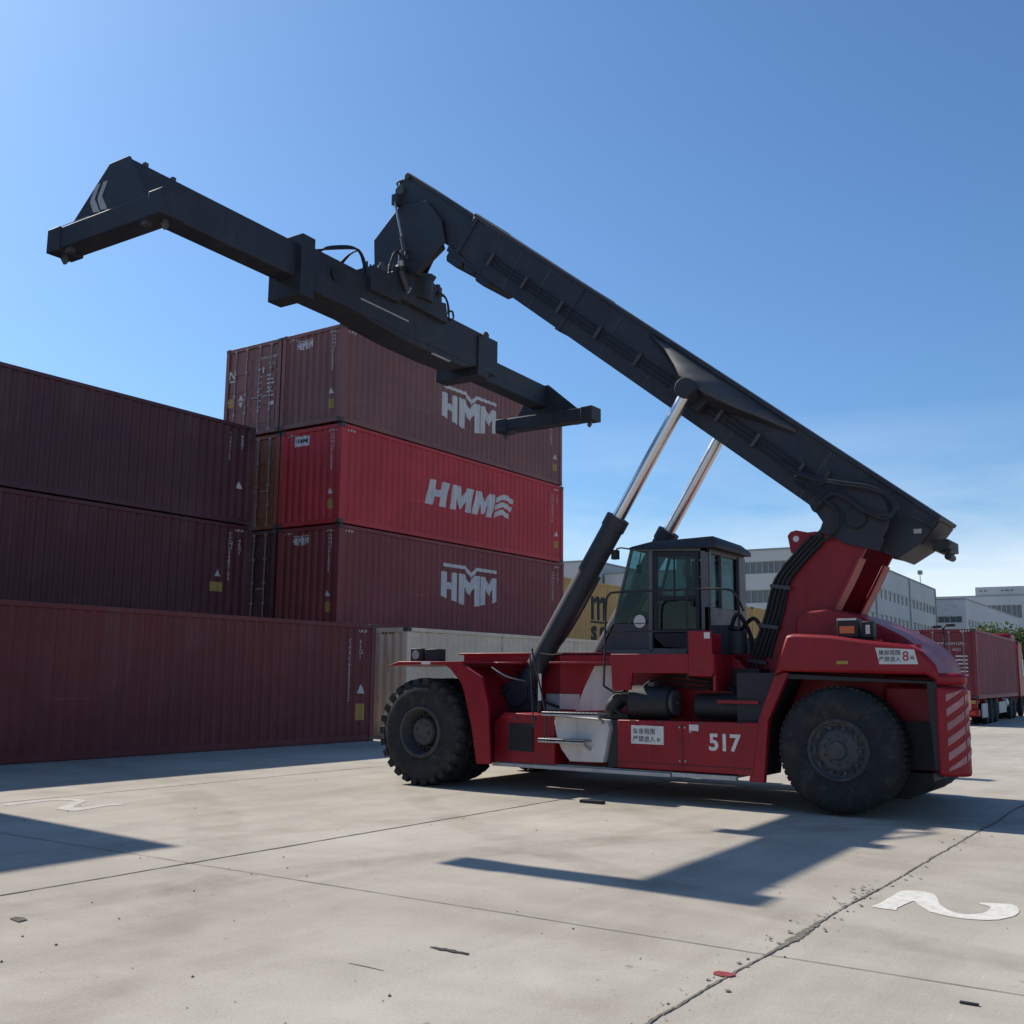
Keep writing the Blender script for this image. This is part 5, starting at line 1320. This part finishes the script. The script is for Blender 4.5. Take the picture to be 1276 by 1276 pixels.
strip_ = MB(); strip(strip_, 40, 90, 2.42, 'x', .02, .04, .02, 6); tag(strip_.build('slab_joint', M['joint'], smooth=False), None, None, kind='structure')
# painted bay numbers
M['road_paint'] = paint('worn_road_paint', (.64, .61, .55), .85, var=.15, dirt=.5, dirtcol=(.36, .33, .28), scale=9, spec=.2)
M['faint_paint'] = paint('faint_road_paint', (.50, .47, .42), .85, var=.2, dirt=.5, dirtcol=(.38, .35, .30), scale=4, spec=.2)
def mark(pts, z=.004, mat='road_paint'):
    q_ = []; n_ = len(pts)                       # rounded, slightly ragged outline
    for i in range(n_):
        p0, p1, p2, p3 = [V((*pts[(i + k) % n_], 0)) for k in (-1, 0, 1, 2)]
        for k in range(5):
            t = k / 5; v = .5 * ((2 * p1) + (p2 - p0) * t + (2 * p0 - 5 * p1 + 4 * p2 - p3) * t * t + (-p0 + 3 * p1 - 3 * p2 + p3) * t ** 3)
            v = p1.lerp(p2, t).lerp(v, .6); q_.append((v.x + random.uniform(-.004, .004), v.y + random.uniform(-.004, .004)))
    pts = q_
    bm = bmesh.new(); f = bm.faces.new([bm.verts.new((x, y, z)) for x, y in pts]); bm.normal_update(); bmesh.ops.triangulate(bm, faces=[f])
    if sum(f_.normal.z for f_ in bm.faces) < 0: bmesh.ops.reverse_faces(bm, faces=bm.faces)
    me = bpy.data.meshes.new('bay_number'); bm.to_mesh(me); bm.free(); me.materials.append(M[mat])
    o = bpy.data.objects.new('bay_number', me); C.objects.link(o); tag(o, None, None, kind='structure')
mark([(8.05, 2.28), (8.03, 2.11), (8.13, 2.12), (8.44, 2.09), (8.32, 2.02), (8.13, 1.9), (8.06, 1.78), (8.03, 1.66), (8.09, 1.51), (8.16, 1.45), (8.32, 1.39), (8.49, 1.38), (8.68, 1.42), (8.75, 1.48), (8.71, 1.6), (8.65, 1.68), (8.56, 1.58), (8.43, 1.57), (8.28, 1.59), (8.19, 1.67), (8.22, 1.77), (8.41, 1.89), (8.73, 1.99), (8.82, 2.04), (8.85, 2.14), (8.78, 2.25), (8.22, 2.27)])
mark([(7.63, 12.52), (8.14, 12.56), (8.34, 12.52), (8.37, 12.27), (7.8, 11.79), (7.81, 11.41), (8.3, 11.55), (8.56, 11.49), (8.52, 11.70), (8.05, 11.65), (8.02, 11.78), (8.50, 12.22), (8.52, 12.45), (8.36, 12.68), (8.1, 12.72), (7.66, 12.66)], mat='faint_paint')
# loose bits
def slabthing(name, label, cat, x, y, pts, h, mat, rz=0):
    m = MB().prism(pts, 'z', .002, h); o = m.build(name, mat, bevel=.002); o.location = (x, y, 0); o.rotation_euler = (0, 0, rz); tag(o, label, cat); return o
slabthing('plastic_scrap', 'flat dull red plastic scrap lying on the crack in the foreground', 'litter', 5.76, 2.45, [(-.035, -.05), (.0, -.062), (.03, -.055), (.042, -.01), (.034, .05), (.0, .06), (-.035, .05), (-.05, .0)], .008, M['redlens'] if False else paint('dull_red_plastic', (.27, .03, .035), .6, scale=9))
slabthing('rubber_scrap', 'torn black rubber strip lying in the bottom centre foreground', 'litter', 5.27, 3.97, [(-.012, -.15), (.004, -.12), (.012, -.14), (.02, -.08), (.012, -.05), (.03, -.02), (.018, .02), (.03, .05), (.012, .07), (.018, .12), (.0, .15), (-.01, .10), (-.022, .06), (-.01, .02), (-.02, -.04), (-.006, -.08)], .008, M['black'])
slabthing('wood_chip', 'small dark block on the ground in front of the running board', 'litter', 12.35, 7.03, [(-.06, -.16), (.06, -.16), (.06, .16), (-.06, .16)], .04, M['black'])
slabthing('metal_strip', 'small dark metal strip at the bottom right of the foreground', 'litter', 5.98, 1.23, [(-.012, -.045), (.012, -.045), (.012, .045), (-.012, .045)], .012, M['black'])
slabthing('leaf_litter', 'thin dark twig lying below the torn rubber strip', 'litter', 4.72, 4.15, [(-.002, -.14), (.002, -.14), (.008, 0), (.004, .12), (0, .12), (.002, 0)], .005, M['joint'])
slabthing('rubber_crumb', 'dark flake on the ground at the left foreground', 'litter', 4.25, 6.75, [(-.05, -.08), (.02, -.07), (.04, .0), (.02, .07), (-.03, .05)], .008, M['joint'])
gr = MB(); rnd = random.Random(11)
for i in range(700):
    x = 3.6 + 14 * rnd.random() ** 1.7; y = rnd.uniform(-1.5, 13) ; 
    if i % 3 == 0: y = 2.42 + rnd.gauss(0, .09)
    s = .0025 + .009 * rnd.random() ** 3; a = rnd.random() * 3
    vs = []
    for k in range(5):
        t = a + k * 1.257; vs.append((x + s * math.cos(t) * rnd.uniform(.7, 1.3), y + s * math.sin(t) * rnd.uniform(.7, 1.3), .003))
    vs.append((x, y, .003 + s * .8)); gr.add(vs, [(k, (k + 1) % 5, 5) for k in range(5)])
tag(gr.build('grit', M['joint'], smooth=False), None, None, kind='stuff')

# ------------------------------------------------------------------ light, sky, camera
sun_dir = V((.10, 1.045, 1.0)).normalized()
elev = math.asin(sun_dir.z)
ld = bpy.data.lights.new('sun', 'SUN'); ld.energy = 4.7; ld.angle = R(.53); ld.color = (1, .93, .83)
lo = bpy.data.objects.new('sun', ld); C.objects.link(lo); lo.rotation_euler = sun_dir.to_track_quat('Z', 'Y').to_euler()
wd = bpy.data.worlds.new('World'); S.world = wd; wd.use_nodes = True; nt = wd.node_tree
bg = nt.nodes['Background']; sky = nt.nodes.new('ShaderNodeTexSky'); sky.sky_type = 'NISHITA'; sky.sun_disc = False
sky.sun_elevation = elev; sky.sun_rotation = math.atan2(.10, 1.045); sky.air_density = 1.0; sky.dust_density = .8; sky.ozone_density = 1.6
tc = nt.nodes.new('ShaderNodeTexCoord'); mp = nt.nodes.new('ShaderNodeMapping'); mp.inputs['Scale'].default_value = (2.2, 2.2, 9)
no = nt.nodes.new('ShaderNodeTexNoise'); no.inputs['Scale'].default_value = 1.1; no.inputs['Detail'].default_value = 7; no.inputs['Roughness'].default_value = .55
nt.links.new(tc.outputs['Generated'], mp.inputs[0]); nt.links.new(mp.outputs[0], no.inputs['Vector'])
cr = nt.nodes.new('ShaderNodeValToRGB'); cr.color_ramp.elements[0].position = .36; cr.color_ramp.elements[1].position = .62
nt.links.new(no.outputs['Fac'], cr.inputs[0])
sx = nt.nodes.new('ShaderNodeSeparateXYZ'); nt.links.new(tc.outputs['Generated'], sx.inputs[0])
mr = nt.nodes.new('ShaderNodeMapRange'); mr.inputs[1].default_value = .03; mr.inputs[2].default_value = .24; mr.inputs[3].default_value = .9; mr.inputs[4].default_value = 0
nt.links.new(sx.outputs['Z'], mr.inputs[0])
mu = nt.nodes.new('ShaderNodeMath'); mu.operation = 'MULTIPLY'; nt.links.new(cr.outputs[0], mu.inputs[0]); nt.links.new(mr.outputs[0], mu.inputs[1])
mixn = nt.nodes.new('ShaderNodeMix'); mixn.data_type = 'RGBA'; nt.links.new(mu.outputs[0], mixn.inputs[0]); nt.links.new(sky.outputs[0], mixn.inputs[6]); mixn.inputs[7].default_value = (8.5, 9, 9.6, 1)
tint = nt.nodes.new('ShaderNodeMix'); tint.data_type = 'RGBA'; tint.blend_type = 'MULTIPLY'; tint.inputs[0].default_value = 1; tint.inputs[7].default_value = (.64, .92, 1.17, 1)
nt.links.new(sky.outputs[0], tint.inputs[6]); nt.links.new(tint.outputs[2], mixn.inputs[6])
nt.links.new(mixn.outputs[2], bg.inputs[0]); bg.inputs[1].default_value = .105

cd = bpy.data.cameras.new('camera'); co = bpy.data.objects.new('camera', cd); C.objects.link(co)
Rv = V((0.55801912, -0.82977244, 0.00960994)); Uv = V((-0.13314494, -0.07809691, 0.98801483)); Fv = V((0.81907697, 0.55261068, 0.15405957))
co.matrix_world = Matrix(((Rv.x, Uv.x, -Fv.x, 0), (Rv.y, Uv.y, -Fv.y, 0), (Rv.z, Uv.z, -Fv.z, 1.6063), (0, 0, 0, 1)))
cd.sensor_width = 36; cd.lens = 1319.98 / 1276 * 36; cd.clip_start = .1; cd.clip_end = 3000
S.camera = co
S.view_settings.view_transform = 'Standard'; S.view_settings.look = 'None'; S.view_settings.exposure = 0.2; S.view_settings.gamma = 1
